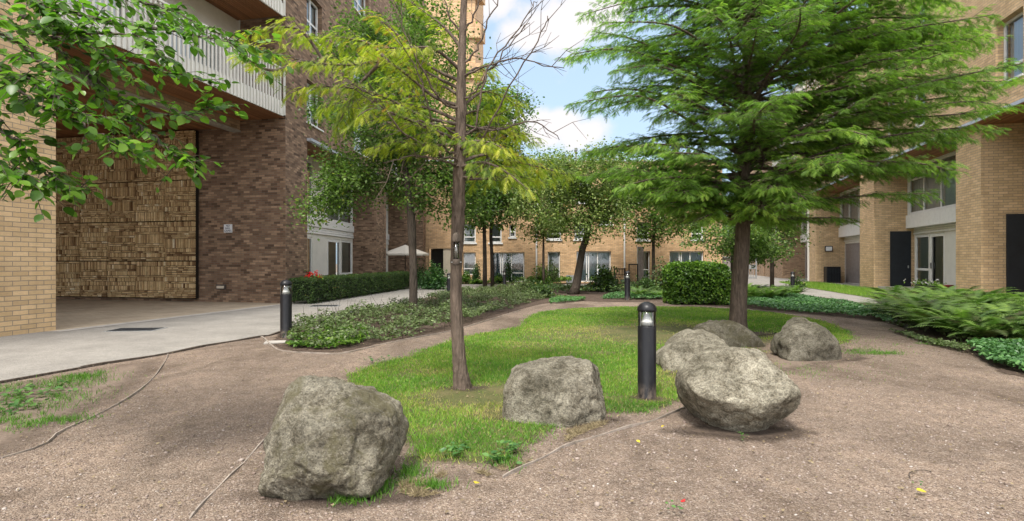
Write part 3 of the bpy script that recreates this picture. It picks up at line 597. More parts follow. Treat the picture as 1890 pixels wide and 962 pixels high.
# balconies over the passage
def balcony(zb, s0=0.0, s1=None, ztop=1.35, glass_d=1.6):
    s1 = s1 or LA - .12
    sl = MB(); sl.fb(fA, s0, s1, .03, 1.6, zb + .03, zb + .2); b = sl.build('balcony', M['stone'], LB)
    f = MB(); f.fb(fA, s0, s1, -.02, .02, zb - .03, zb + .36)
    n = int((s1 - s0) / .13)
    for i in range(n): f.fb(fA, s0 + i * .13, s0 + i * .13 + .075, -.06, -.021, zb - .05, zb + .38)
    f.build('fascia', M['white'], b)
    r = MB()
    for i in range(n): r.fb(fA, s0 + i * .13 + .01, s0 + i * .13 + .06, -.045, -.005, zb + .381, zb + ztop)
    r.fb(fA, s0, s1, -.07, .03, zb + ztop, zb + ztop + .05); r.fb(fA, s1 + .001, s1 + .05, -.05, .0, zb, zb + ztop)
    r.build('railing', M['white'], b)
    u = MB(); slats(u, fA, s0, s1, .03, 1.6, zb, w=.07, th=.018); 
    if zb > 6: u.build('soffit', M['timber'], b)
for zb in (5.76, 8.80, 11.84): balcony(zb)
m = MB(); wall(m, fA, -.0, LA, 5.95, 14.9, 1.6, 1.8, [(a, a + 1.9, z, z + 2.1) for a in (1.0, 4.2) for z in (6.0, 9.05, 12.1)]); m.build('balcony_wall', M['white'], LB)
for z in (6.0, 9.05, 12.1):
    for a in (1.0, 4.2): win(LB, fA, a, a + 1.9, z, z + 2.1, 1.66, mull=(a + .95,), cur='curtain', t=.08)
m = MB(); m.fb(fA, LA, LA + .25, .30, 1.9, 5.76, 17); m.build('wall', M['brown'], LB)
# recessed white bays
def bay(bld, fr, s0, s1, d, up, lo, mat='white', zt=5.40, band=(2.40, 2.98), up_d=0.0, bmat='frame'):
    m = MB(); wall(m, fr, s0, s1, 0, band[0], d, d + .12, [w_[:4] for w_ in lo]); m.build('panel', M[mat], bld)
    m = MB(); wall(m, fr, s0, s1, band[1], zt, d - up_d, d + .12, [w_[:4] for w_ in up]); m.build('panel', M[bmat], bld)
    m = MB(); m.fb(fr, s0, s1, d - .07 - up_d, d + .1, band[0] + .28, band[1] - .001)
    for i in range(3): m.fb(fr, s0, s1, d - .05 + .014 * i, d + .1, band[0] + .001 + i * .093, band[0] + .08 + i * .093)
    m.build('moulding', M[bmat], bld)
bay(LB, fB, 1.53, 9.04, 1.15, [(2.0, 2.9, 3.05, 5.2), (3.7, 4.55, 3.05, 5.2), (6.05, 9.0, 3.05, 5.25)], [(2.0, 2.9, .3, 2.25), (3.7, 4.55, .05, 2.25), (6.05, 7.55, .03, 2.27), (7.62, 9.0, .2, 2.27)])
win(LB, fB, 2.0, 2.9, 3.05, 5.2, 1.17); win(LB, fB, 3.7, 4.55, 3.05, 5.2, 1.17); win(LB, fB, 6.05, 9.0, 3.05, 5.25, 1.17, mull=(7.45,), trans=(3.55,), cur='curtain')
win(LB, fB, 2.0, 2.9, .3, 2.25, 1.17); win(LB, fB, 3.7, 4.55, .05, 2.25, 1.17); win(LB, fB, 6.05, 7.55, .03, 2.27, 1.17, t=.13, cur='curtain_tan'); win(LB, fB, 7.62, 9.0, .2, 2.27, 1.17, t=.09, trans=(.75,))
bay(LB, fB, 10.6, 14.9, 1.15, [(11.8, 14.4, 2.98, 4.4)], [(12.0, 14.6, .03, 2.2)], band=(2.3, 2.9))
win(LB, fB, 11.8, 14.4, 2.98, 4.4, 1.17, mull=(13.1,)); win(LB, fB, 12.0, 14.6, .03, 2.2, 1.17, mull=(13.3,), cur=None)
for a, b in ((1.5, 9.3), (10.5, 15.2)):
    m = MB(); m.fb(fB, a, b, -.16, .0, 5.34, 5.43); m.build('canopy', M['zinc'], LB)
    m = MB(); slats(m, fB, a + .04, b - .27, .0, 1.15, 5.385, w=.08); m.build('soffit', M['timber'], LB)
# ------------------------------------------------------------------ far building
FB = thing('brick_building', 'buff brick terrace across the far end with curtained ground floor windows', 'building', (4, 33, 0))
fF = frame((0, 33), (1, 0), -1)
X = lambda px: (px - 945) / 1000 * 33
Z = lambda py: EYE - (py - HZ) / 1000 * 33
gops = [(855, 878, 466, 508, 1, (), 496, 'curtain'), (905, 968, 466, 521, 3, (), 504, 'curtain_pat'), (1011, 1034, 465, 520, 1, (), 497, 'curtain'), (1064, 1128, 464, 521, 3, (), 498, 'curtain_blue'), (1176, 1200, 464, 521, 1, (), 498, 'curtain'), (1236, 1299, 464, 524, 3, (), 499, 'curtain_blue')]
fops = [(855, 878, 413, 448), (903, 926, 413, 448), (940, 952, 414, 438), (1010, 1036, 414, 442), (1108, 1130, 390, 414), (1175, 1198, 410, 443), (1276, 1299, 410, 442), (1060, 1082, 412, 442)]
sops = [(855, 878, 338, 376), (903, 926, 338, 376), (1010, 1036, 338, 374), (1066, 1090, 335, 374), (1176, 1200, 335, 374), (1240, 1262, 335, 374)]
ops = [(X(a), X(b), max(.03, Z(d)), Z(c)) for a, b, c, d, *_ in gops] + [(X(a), X(b), Z(d), Z(c)) for a, b, c, d in fops + sops] + [(X(791), X(832), .0, Z(459))]
m = MB(); wall(m, fF, X(782), X(1333), 0, 7.42, 0, .3, ops); m.fb(fF, X(1333) - .3, X(1333), .3, 7, 0, 7.42); m.fb(fF, X(782), X(1333) - .3, 6.7, 7, 0, 7.42); m.build('wall', M['buff_red'], FB)
m = MB(); m.fb(fF, X(782), X(1333) + .05, -.08, 7.05, 7.42, 7.50); m.build('roof', M['zinc'], FB)
for i, (a, b, c, d, n, _, tr, cu) in enumerate(gops):
    s0, s1 = X(a) + .01, X(b) - .01; mu = () if n == 1 else (s0 + (s1 - s0) * .30, s0 + (s1 - s0) * .36, s0 + (s1 - s0) * .62)
    win(FB, fF, s0, s1, max(.03, Z(d)) + .01, Z(c) - .01, .15, mull=mu, trans=(Z(tr),), trans_only=(s0, s1) if n == 1 else (s0 + (s1 - s0) * .59, s1), cur=cu, cur_open=.12 if i == 4 else 0)
for a, b, c, d in fops + sops:
    s0, s1 = X(a) + .01, X(b) - .01; win(FB, fF, s0, s1, Z(d) + .01, Z(c) - .01, .15, trans=(Z(d) + .35,), cur='curtain' if random.random() < .6 else None, t=.07)
    q = MB(); q.fb(fF, s0 - .08, s1 + .08, -.06, .15, Z(d) - .09, Z(d)); q.build('sill', M['frame'], FB)
for px, z1 in ((990, 4.6), (1152, 4.9)):
    m = MB(); m.tube([(X(px), 32.9, .1), (X(px), 32.9, z1)], .05, 8); m.box(X(px) - .12, X(px) + .12, 32.8, 32.98, z1, z1 + .25); m.build('downpipe', M['frame'], FB)
m = MB(); m.fb(fF, X(818), X(832) - .01, .06, .16, .01, Z(459) - .01); m.build('panel', M['cream'], FB)
m = MB(); m.fb(fF, X(791) + .01, X(818), .9, .95, .01, Z(459)); m.build('door', M['dark'], FB)
m = MB(); m.fb(fF, X(1045), X(1062), -.03, .0, .0, Z(508)); m.build('dark_plinth', M['greypaint'], FB)
# taller block beyond its left end
TB = thing('brick_building', 'tall pink brick block rising behind the left end of the terrace', 'building', (-5, 42, 0))
m = MB(); m.box(-9, -2.75, 40.5, 52, 0, 32); m.build('wall', M['buff_red'], TB)
for zb in (9, 12, 15, 18, 21):
    m = MB(); m.prism([(-3.6, 40.3), (-2.35, 40.3), (-2.05, 41.6), (-3.6, 41.6)], zb, zb + 1.1); m.build('balcony', M['buff_red'], TB)
post = thing('roof_vent', 'thin dark flue post standing on the terrace roof', 'flue', (3.95, 33.4, 7.5))
m = MB(); m.tube([(3.95, 33.4, 7.5), (3.95, 33.4, 8.15)], .06, 8); m.tube([(3.95, 33.4, 8.15), (3.95, 33.4, 8.3)], .10, 8); m.build('pipe', M['steel'], post)
# ------------------------------------------------------------------ right building
RB = thing('brick_building', 'long buff brick apartment building at right with sloping canopies and white window bays', 'building', (17, 24, 0))
m = MB(); ops = []
for a in (-2.0, 3.6, 6.2, 12.2, 15.0, 21.0, 24.0):
    for zb in (6.55, 9.5): ops.append((a, a + 1.25, zb, zb + 1.9))
wall(m, fC, -16, 27, 5.75, 13.5, 0, .35, ops)
m.fb(fC, -15.9, 26.9, .351, 2.2, 5.76, 5.9); m.fb(fC, 0, 1.45, 0, 2.1, 0, 5.75); m.fb(fC, 8.46, 10.2, 0, 2.1, 0, 5.75); m.fb(fC, 17.65, 19.1, 0, 2.1, 0, 5.75)
m.fb(fC, -7, -5.6, 0, 2.1, 0, 5.75); m.fb(fC, -5.6, 0, 1.75, 2.1, 0, 5.75)
m.build('wall', M['buff'], RB)
for a, b, zb, zt in ops:
    win(RB, fC, a + .01, b - .01, zb + .01, zt - .01, .2, trans=(zb + .5,), cur='curtain_blue', t=.08)
    q = MB(); q.fb(fC, a - .04, b + .04, -.05, .2, zb - .06, zb); q.build('sill', M['frame'], RB)
m = MB(); ops2 = [(33.1, 33.9, 0, 2.35), (30.2, 31.0, 0, 2.35), (36, 36.6, 0, 2.4), (29.4, 30.2, 3.0, 4.8), (33, 33.8, 3.0, 4.8)]
wall(m, fC, 27, 44, 0, 13.5, -.0, .35, ops2); m.fb(fC, 26.6, 27, 0, 2.1, 0, 5.75); m.fb(fC, 27, 44, .9, 1.0, 0, 5); m.build('wall', M['brown_far'], RB)
for a, b in ((-5.6, 1.2), (1.3, 8.7), (10.0, 17.9), (18.9, 26.9)):
    m = MB(); m.fb(fC, a, b, -.30, -.0, 5.62, 5.72); m.build('canopy', M['zinc'], RB)
    m = MB(); slats(m, fC, a + .16, b - .25, -.28, 1.6, 5.60, w=.08, th=.018); m.build('soffit', M['timber'], RB)
for (a, b, sh) in ((1.45, 8.46, 0), (10.2, 17.65, 1), (19.1, 26.6, 1)):
    wd = b - a; lo = [(b - 1.35, b - .05, .03, 2.5), (b - 2.62, b - 1.38, .03, 2.5)] if not sh else [(a + .6, b - .03, .03, 2.42)]
    bay(RB, fC, a, b, 1.65, [(a + .3, b - .12, 3.45, 5.55)], lo, band=(2.55, 3.42), up_d=.28, zt=5.6)
    n = 5; s0, s1 = a + .3, b - .12
    win(RB, fC, s0, s1, 3.46, 5.54, 1.40, mull=[s0 + (s1 - s0) * k for k in (.2, .4, .58, .80)], trans=(5.0,), trans_only=(s1 - 1.4, s1), cur='curtain_white', t=.08)
    if not sh:
        win(RB, fC, b - 1.35, b - .05, .04, 2.49, 1.67, t=.10, trans=(.95,), cur='curtain')
        dr = win(RB, fC, b - 2.62, b - 1.38, .04, 2.49, 1.67, t=.13, cur='curtain_tan')
        h = MB(); h.fb(fC, b - 1.52, b - 1.49, 1.62, 1.67, 1.0, 1.25); h.build('handle', M['steel'], dr)
    else:
        m = MB(); z = .05
        while z < 2.38: m.fb(fC, a + .6, b - .03, 1.67, 1.72, z, z + .07); z += .085
        m.fb(fC, a + .6, b - .03, 1.74, 1.78, .03, 2.42); m.build('shutter', M['shutter'], RB)
for s, z1 in ((0, 2.77), (8.46, 2.7)):
    m = MB(); m.fb(fC, s - .045, s - .003, .66, 1.62 if s == 0 else 1.50, .02, z1); d_ = m.build('door', M['slate'], RB, bevel=.006)
    m = MB(); m.fb(fC, s - .07, s - .045, 1.36, 1.40, 1.0, 1.12); m.build('handle', M['steel'], d_)
for s in (19.0,):
    m = MB(); m.tube([fC(s, -.06, .05), fC(s, -.06, 5.6)], .07, 8); m.build('downpipe', M['white'], RB)
# door leaves far along
for a, b, z0, z1 in ops2[:3]:
    m = MB(); m.fb(fC, a + .02, b - .02, .28, .33, .02, z1 - .02); m.build('door', M['bark_dark'], RB)
# white slatted balconies high on the right
for s0, zb in ((9.0, 8.6), (16.4, 8.6), (16.4, 11.4), (22.0, 8.6)):
    sl = MB(); sl.fb(fC, s0, s0 + 3.2, -1.0, -.003, zb, zb + .18); b_ = sl.build('balcony', M['white'], RB); r = MB()
    for i in range(25): r.fb(fC, s0 + .02 + i * .13, s0 + .07 + i * .13, -.99, -.95, zb + .18, zb + 1.2)
    for i in range(7):
        r.fb(fC, s0 + .003, s0 + .04, -.92 + i * .13, -.87 + i * .13, zb + .181, zb + 1.2)
    r.fb(fC, s0, s0 + 3.25, -1.02, -.93, zb + 1.2, zb + 1.25); r.fb(fC, s0, s0 + .06, -.93, 0, zb + 1.2, zb + 1.25); r.build('railing', M['white'], b_)
# wall light and cabinet on third pier
c = P(1528, 459, 33.8); c = fC(17.65, .72, 2.1)
wl = thing('wall_light', 'white oval bulkhead light with black rim on right brick pier', 'light', c)
def onface(mb, s, d0, d1, z0, z1, th): mb.fb(fC, s - th, s - .003, d0, d1, z0, z1)
m = MB(); onface(m, 17.65, .50, .96, 1.94, 2.30, .09); m.build('rim', M['black'], wl, bevel=.05)
m = MB(); onface(m, 17.57, .56, .90, 1.99, 2.25, .05); m.build('diffuser', M['pale'], wl, bevel=.03)
cab = thing('utility_cabinet', 'dark grey slatted utility cabinet at foot of right brick pier', 'cabinet', fC(17.2, .8, 0))
m = MB(); m.fb(fC, 16.9, 17.5, .42, 1.2, 0, 1.0); cb = m.build('case', M['black'], cab, bevel=.01)
m = MB(); [m.fb(fC, 16.87, 16.9, .46 + i * .085, .51 + i * .085, .06, .92) for i in range(9)]; m.build('louvre', M['slate'], cab)
wl2 = thing('wall_light', 'small dark cylinder light beside a doorway far along the right building', 'light', fC(29.4, 0, 2.3))
m = MB(); p = fC(29.2, -.12, 2.05); m.tube([p, p + Vector((0, 0, .42))], .09, 10); m.fb(fC, 29.15, 29.25, -.06, -.003, 2.2, 2.3); m.build('body', M['black'], wl2)
# building masses behind the facades
m = MB(); m.fb(fB, 0.2, 15.2, 2.2, 9, 5.6, 16.9); m.fb(fA, -7.9, LA, 2.6, 13, 5.96, 14.8); m.build('inner_core', M['dark'], LB)
m = MB(); m.fb(fC, -15.9, 43.9, 2.2, 10, 0, 13.4); m.build('inner_core', M['dark'], RB)
m = MB(); m.fb(fF, X(782) + .35, X(1333) - .35, 1.6, 6.6, 0, 7.3); m.build('inner_core', M['dark'], FB)
from mathutils import noise as mn
# ------------------------------------------------------------------ boulders
def boulder(px, Yc, label, mat='rock', depth=.8, seed=1, sub=6, front=(), p=42, amp=.020, yoff=0):
    rnd_ = random.Random(seed); pts = [Vector((((a - CX) / F * Yc), EYE - (b - HZ) / F * Yc)) for a, b in px]
    c = sum(pts, Vector((0, 0))) / len(pts); planes = []; n = len(pts)
    area = sum(pts[i].x * pts[(i + 1) % n].y - pts[(i + 1) % n].x * pts[i].y for i in range(n))
    if area < 0: pts = pts[::-1]
    W = max(q.x for q in pts) - min(q.x for q in pts)
    for i in range(n):
        e = pts[(i + 1) % n] - pts[i]
        nn = Vector((e.y, -e.x)).normalized(); d = (pts[i] - c).dot(nn)
        b = rnd_.uniform(-.28, .22); planes.append((Vector((nn.x, b, nn.y)).normalized(), d * 1.0 / math.sqrt(1 + b * b) * (1 + abs(b) * .15)))
    for f in front: planes.append((Vector(f[:3]).normalized(), f[3] * W))
    for k in range(5):
        a = rnd_.uniform(0, math.pi); planes.append((Vector((.6 * math.cos(a), rnd_.choice([1, 1, -1]) * rnd_.uniform(.6, 1), rnd_.uniform(-.1, .7))).normalized(), depth * W * rnd_.uniform(.46, .60)))
    planes.append((Vector((0, 1, 0)), depth * W * .55)); planes.append((Vector((0, -1, 0)), depth * W * .55))
    bm = bmesh.new(); bmesh.ops.create_icosphere(bm, subdivisions=sub, radius=1)
    V = np.array([v.co[:] for v in bm.verts]); N = np.array([q[0][:] for q in planes]); D = np.array([q[1] for q in planes])
    h = np.maximum(V @ N.T, 0) / D; r = (h ** p).sum(1) ** (-1 / p); Q = V * r[:, None]
    off = Vector((seed * 7.1, seed * 3.3, 0))
    for i, v in enumerate(bm.verts):
        q = Vector(Q[i]); u = q / W; a = mn.fractal(u * 2.3 + off, .8, 2.0, 3) * amp * 2.3 * W
        rg = 1 - abs(mn.noise(u * 5.0 + off)) * 2; a -= max(0, rg - .78) * .10 * W * .6
        a += mn.fractal(u * 7 + off, .55, 2.1, 5) * amp * .75 * W + mn.fractal(u * 34 + off, .5, 2.2, 2) * .006 * W; a -= max(0, (1 - abs(mn.noise(u * 3.1 + off * 2)) * 2) - .86) * .22 * W * .5
        v.co = q + Vector(V[i]) * a
    for f in bm.faces: f.smooth = True
    me = bpy.data.meshes.new('boulder'); bm.to_mesh(me); bm.free(); me.materials.append(M[mat])
    o = bpy.data.objects.new('boulder', me); S.collection.objects.link(o); o.location = (c.x, Yc + yoff, c.y)
    return setp(o, label, 'boulder', 'granite boulders around the lawn')
boulder([(497, 900), (494, 850), (512, 768), (538, 710), (562, 700), (655, 718), (722, 762), (730, 800), (726, 856), (700, 886), (600, 925), (530, 938)], 3.02, 'largest boulder, mossy with lichen patches, standing on gravel at the left end of the lawn', 'rock_moss', .82, 1, 6, [(-.45, -.9, .25, .40), (.35, -.85, .25, .42), (.1, -.5, .86, .40), (-.1, -.8, -.5, .42)], p=22)
boulder([(930, 768), (934, 722), (952, 680), (985, 670), (1066, 658), (1092, 672), (1102, 705), (1118, 750), (1112, 778), (1030, 784)], 4.45, 'flat topped speckled grey boulder between the yellowing tree and the nearest bollard', 'rock_mid', .8, 2, 6, [(-.25, -.95, .2, .36), (.3, -.9, .15, .40), (0, -.35, .93, .29)])
boulder([(1254, 708), (1254, 688), (1292, 664), (1348, 640), (1385, 643), (1436, 676), (1460, 712), (1456, 740), (1412, 795), (1380, 826), (1350, 826), (1300, 776)], 4.12, 'pale smooth boulder with pointed underside, resting on gravel nearest the right path', 'rock', .95, 3, 6, [(-.1, -.7, .7, .33), (-.3, -.75, -.6, .36), (.35, -.75, -.55, .38)], p=16, amp=.016)
boulder([(1214, 674), (1216, 652), (1245, 627), (1290, 619), (1330, 630), (1346, 652), (1340, 680), (1300, 695), (1235, 693)], 6.5, 'grey boulder just behind the pale pointed one, right of the nearest bollard', 'rock_mid', .8, 4, 5, [(-.2, -.8, .5, .38)])
boulder([(1274, 625), (1292, 602), (1324, 592), (1354, 599), (1382, 624), (1390, 640), (1300, 645)], 8.3, 'low boulder tucked at the foot of the big green tree, rearmost of the group', 'rock_deep', .75, 5, 5, [(0, -.7, .7, .30)])
boulder([(1430, 655), (1436, 625), (1460, 603), (1500, 596), (1525, 612), (1545, 650), (1540, 666), (1470, 668)], 7.1, 'dark domed boulder standing alone on bare earth right of the big green tree', 'rock_dark', .8, 6, 5, [(-.2, -.85, .4, .40), (.4, -.7, .5, .38)])
# ------------------------------------------------------------------ bollards
def bollard(base, h, label, hn=.93):
    r = .083 if h < .93 else .085
    t = thing('bollard_light', label, 'bollard', base, 'black bollard lights'); n = 28; q = h / .89
    MB().lathe([(-.02, r * 1.02), (.012, r * 1.02), (.014, r), (.665 * q, r), (.672 * q, r * .97), (.675 * q, r * .5)], n).build('post', M['black'], t, world=False, smooth=True).data
    MB().lathe([(.674 * q, r * .96), (.674 * q + .001, r * .965), (.805 * q, r * .965), (.806 * q, r * .93)], n).build('lens', M['lens'], t, world=False, smooth=True)
    MB().lathe([(.676 * q, r * .72), (.70 * q, r * .66), (.785 * q, r * .16), (.79 * q, r * .02)], n).build('reflector', M['pale'], t, world=False, smooth=True)
    MB().lathe([(.803 * q, r * 1.0), (.815 * q, r * 1.06), (.83 * q, r * 1.05), (.86 * q, r * .88), (.88 * q, r * .58), (.889 * q, r * .28), (.892 * q, r * .01)], n).build('cap', M['black'], t, world=False, smooth=True)
    for k in range(4):
        a = k * math.pi / 2 + .5; MB().tube([(r * .93 * math.cos(a), r * .93 * math.sin(a), .672 * q), (r * .93 * math.cos(a), r * .93 * math.sin(a), .81 * q)], .004, 5).build('lens_rib', M['steel'], t, world=False)
    return t
b1 = bollard(G(1194, 736), .89, 'nearest black bollard, on the lawn between the front boulders')
for px, py, h, lb in [(528, 625, .97, 'black bollard on the left beside the pale tarmac path and flower bed'), (829, 549, .88, 'distant black bollard partly hidden behind the yellowing tree trunk'), (931, 532, .88, 'distant black bollard just right of two slim tree trunks'), (1158, 555, .98, 'black bollard at the far edge of the bed behind the lawn'), (1463, 540, .88, 'black bollard among ferns beside the right path')]:
    c_ = copy_tree(b1, G(px, py), random.uniform(0, 1), h / .89); c_['label'] = lb
MB().box(-.15, .15, -.12, .12, 0, .03).build('paving_slab', M['stone'], None, bevel=.006, loc=(0, 0, 0))
o = bpy.data.objects['paving_slab']; o.location = G(508, 634); o.rotation_euler = (0, 0, .3); setp(o, 'small pale concrete slab at foot of the left bollard', 'slab')
# manhole covers
def cover(px, py, w_, d_, rz, label, mat='slate'):
    t = thing('manhole_cover', label, 'cover', G(px, py) + Vector((0, 0, .004)), 'covers in the tarmac', rz)
    MB().box(-w_, w_, -d_, d_, 0, .006).build('frame', M['greypaint'], t, world=False)
    mb = MB(); 
    for i in range(8):
        for j in range(6): mb.box(-w_ * .93 + i * w_ * .2325, -w_ * .93 + (i + .8) * w_ * .2325, -d_ * .9 + j * d_ * .3, -d_ * .9 + (j + .8) * d_ * .3, .006, .010)
    mb.build('tread', M[mat], t, world=False)
cover(252, 609, .42, .26, .12, 'rectangular dark metal cover set in tarmac before the passage')
cover(672, 574, .55, .40, .12, 'dark metal cover in the tarmac path beside the long hedge')
cover(600, 565, .40, .28, .12, 'metal cover in tarmac at near end of the long hedge')
# bird feeder on the trunk
fd = thing('bird_feeder', 'grey tube bird feeder hanging on the yellowing tree trunk', 'feeder', P(840, 490, 5.18))
c = P(842, 490, 5.17); u = .00518
MB().lathe([(0, .030), (.015, .036), (.055, .036), (.06, .028)], 14, c).build('base', M['bark_grey'], fd, smooth=True)
MB().lathe([(.06, .026), (.22, .026)], 14, c).build('tube', M['lens'], fd, smooth=True)
MB().lathe([(.06, .006), (.22, .006)], 8, c).build('rod', M['steel'], fd, smooth=True)
MB().lathe([(.22, .036), (.235, .038), (.29, .034), (.31, .02), (.315, .004)], 14, c).build('cap', M['bark_grey'], fd, smooth=True)
MB().tube([c + Vector((-.05, 0, .03)), c + Vector((.05, 0, .03))], .004, 6).build('perch', M['steel'], fd)
# parasol
ps = thing('parasol', 'pale canvas parasol open above the patio at far end of the hedge', 'parasol', (-6.2, 28.6, 0))
c = Vector((P(748, 460, 28.6).x, 28.6, 0)); mb = MB(); n = 8; rim = [c + Vector((1.25 * math.cos(i * math.pi / 4 + .2), 1.25 * math.sin(i * math.pi / 4 + .2), 1.72)) for i in range(n)]; top = c + Vector((0, 0, 2.2))
mb.add(rim + [top] + [r_ + Vector((0, 0, -.09)) for r_ in rim], [(i, (i + 1) % n, n) for i in range(n)] + [(i, i + n + 1, (i + 1) % n + n + 1, (i + 1) % n) for i in range(n)]); mb.build('canopy', M['canvas'], ps, recalc=False)
MB().tube([c, top + Vector((0, 0, .06))], .025, 8).build('pole', M['bark_dark'], ps); MB().lathe([(0, .25), (.05, .25), (.08, .05)], 16, c).build('base', M['stone'], ps)
mb = MB(); [mb.tube([top - Vector((0, 0, .04)), r_ - Vector((0, 0, .01))], .01, 4) for r_ in rim]; mb.build('rib', M['bark_dark'], ps)
# bench, planter, screen in front of the terrace
bn = thing('garden_bench', 'dark slatted garden bench on the patio before the terrace', 'bench', (X(1136), 31.6, 0))
x0, x1 = X(1126), X(1147)
mb = MB(); [mb.box(x0, x1, 31.4 + i * .1, 31.48 + i * .1, .40, .43) for i in range(4)]; mb.build('seat', M['bark_dark'], bn)
mb = MB(); mb.box(x0, x1, 31.82, 31.86, .85, .92); mb.box(x0, x1, 31.82, 31.86, .50, .55); [mb.box(x0 + .06 + i * .09, x0 + .10 + i * .09, 31.83, 31.85, .55, .85) for i in range(int((x1 - x0) / .09))]; mb.build('backrest', M['bark_dark'], bn)
for xx in (x0, x1 - .06):
    for yy, hh in ((31.4, .62), (31.8, .95)): MB().box(xx, xx + .06, yy, yy + .06, 0, hh).build('leg', M['bark_dark'], bn)
    MB().box(xx - .002, xx + .062, 31.40, 31.86, .621, .66).build('armrest', M['bark_dark'], bn)
sc_ = thing('trellis_screen', 'dark framed mesh screen beside the bench and white downpipe', 'screen', (X(1161), 31.7, 0))
mb = MB(); a, b = X(1151), X(1168); mb.box(a, a + .06, 31.6, 31.66, 0, 1.18); mb.box(b - .06, b, 31.6, 31.66, 0, 1.18); mb.box(a + .06, b - .06, 31.6, 31.66, 1.12, 1.18); mb.box(a + .06, b - .06, 31.6, 31.66, .05, .11); mb.build('frame', M['black'], sc_)
mb = MB(); [mb.box(a + .06 + i * .06, a + .075 + i * .06, 31.625, 31.635, .11, 1.12) for i in range(int((b - a - .12) / .06))]; mb.build('mesh', M['slate'], sc_)
dv = thing('divider_panel', 'tall grey timber divider panel between two terrace patios', 'panel', (X(1173), 32.4, 0))
mb = MB(); [mb.box(X(1169) + .002 + i * .09, X(1169) + .085 + i * .09, 31.9, 31.94, .02, 2.2) for i in range(4)]; mb.build('boards', M['shutter'], dv); mb = MB(); mb.box(X(1169) - .03, X(1169), 31.88, 31.96, 0, 2.25); mb.build('post', M['frame'], dv)
# gates and posts at far right gap
gt = thing('metal_gate', 'tall grey metal gate between terrace and right building', 'gate', (P(1385, 500, 42).x, 42, 0))
xg0, xg1 = P(1362, 0, 42).x, P(1397, 0, 42).x
mb = MB(); mb.box(xg0, xg0 + .08, 42, 42.08, 0, 2.4); mb.box(xg1 - .08, xg1, 42, 42.08, 0, 2.4); mb.box(xg0 + .08, xg1 - .08, 42, 42.06, 2.3, 2.38); mb.box(xg0 + .08, xg1 - .08, 42, 42.06, .05, .12); mb.box(xg0 + .08, xg1 - .08, 41.99, 42.07, .75, 1.1); mb.build('gate_frame', M['greypaint'], gt)
mb = MB(); [mb.box(xg0 + .12 + i * .12, xg0 + .15 + i * .12, 42.02, 42.05, .12, 2.3) for i in range(int((xg1 - xg0 - .2) / .12))]; mb.build('bars', M['greypaint'], gt)
bs = thing('bin_store', 'low grey timber store with pale post beyond the box hedge', 'shed', (P(1335, 500, 35).x, 35, 0))
a, b = P(1328, 0, 35).x, P(1352, 0, 35).x
mb = MB(); mb.box(a, b, 35, 36.5, .02, 1.55); mb.build('boards', M['shutter'], bs); mb = MB(); mb.box(a - .1, b + .1, 34.9, 36.6, 1.56, 1.64); mb.build('roof', M['greypaint'], bs); mb = MB(); mb.box(b - .12, b - .02, 34.8, 34.9, 0, 1.56); mb.build('post', M['frame'], bs)
wl_ = thing('brick_wall', 'far brick wall closing the gap behind the metal gate', 'wall', (22, 60, 0)); mb = MB(); mb.box(10, 34, 60, 60.4, 0, 4.2); mb.build('masonry', M['brown_far'], wl_)
# pots at the right door
def pot(p, r, h, mat, label, plant=None):
    t = thing('flower_pot', label, 'pot', p, 'pots by the right hand door'); MB().lathe([(0, r * .72), (h * .85, r * .95), (h * .85 + .002, r * 1.06), (h, r * 1.06), (h - .001, r * .9), (h * .8, r * .88)], 18).build('pot', M[mat], t, world=False, smooth=False)
    return t
pr = pot(P(1749, 548, 19.6) * 1, .18, .26, 'red', 'dark red flower pot on the step by the white door'); pr.location.z = .18
q = P(1712, 0, 21.3); tr = thing('planter_trough', 'black trough planter with pale flowers before the white door', 'planter', (q.x, 21.3, .0), None, 1.3)
MB().box(-.75, .75, -.16, .16, 0.02, .36).build('trough', M['black'], tr, world=False, bevel=.015)
st_ = thing('door_step', 'pale stone step in front of the white doors at right', 'step', fC(4.5, .7, 0)); mb = MB(); mb.fb(fC, 2.2, 8.3, .1, 1.6, 0, .16); mb.build('slab', M['stone'], st_)
# ------------------------------------------------------------------ tree builder
def build_skeleton(root_pts, root_r, targets, jit=.12, min_up=0):
    """root_pts: trunk polyline; targets joined nearest-first to what has grown. Returns node list."""
    nodes = [(Vector(p), i - 1) for i, p in enumerate(root_pts)]; start = len(nodes) // 2
    ref = Vector(root_pts[-1]); targets = sorted(targets, key=lambda t: (t - ref).length); ends = []
    for t in targets:
        best = None; bd = 1e9
        for i, (p, _) in enumerate(nodes):
            if i < start: continue
            d = (t - p).length; up = (t.z - p.z); pen = d + (0.9 * max(0, -up + .1)) + .02 * i / max(1, len(nodes))
            if pen < bd: bd = pen; best = i
        p0 = nodes[best][0]; d = (t - p0).length; n = max(2, int(d / .3)); prev = best
        sag = Vector((0, 0, -d * .10))
        for k in range(1, n + 1):
            f = k / n; q = p0.lerp(t, f) + sag * math.sin(math.pi * f) + Vector((random.gauss(0, jit), random.gauss(0, jit), random.gauss(0, jit))) * min(1, d) * .35 * (0 if k == n else 1)
            nodes.append((q, prev)); prev = len(nodes) - 1
        ends.append(prev)
    return nodes, ends
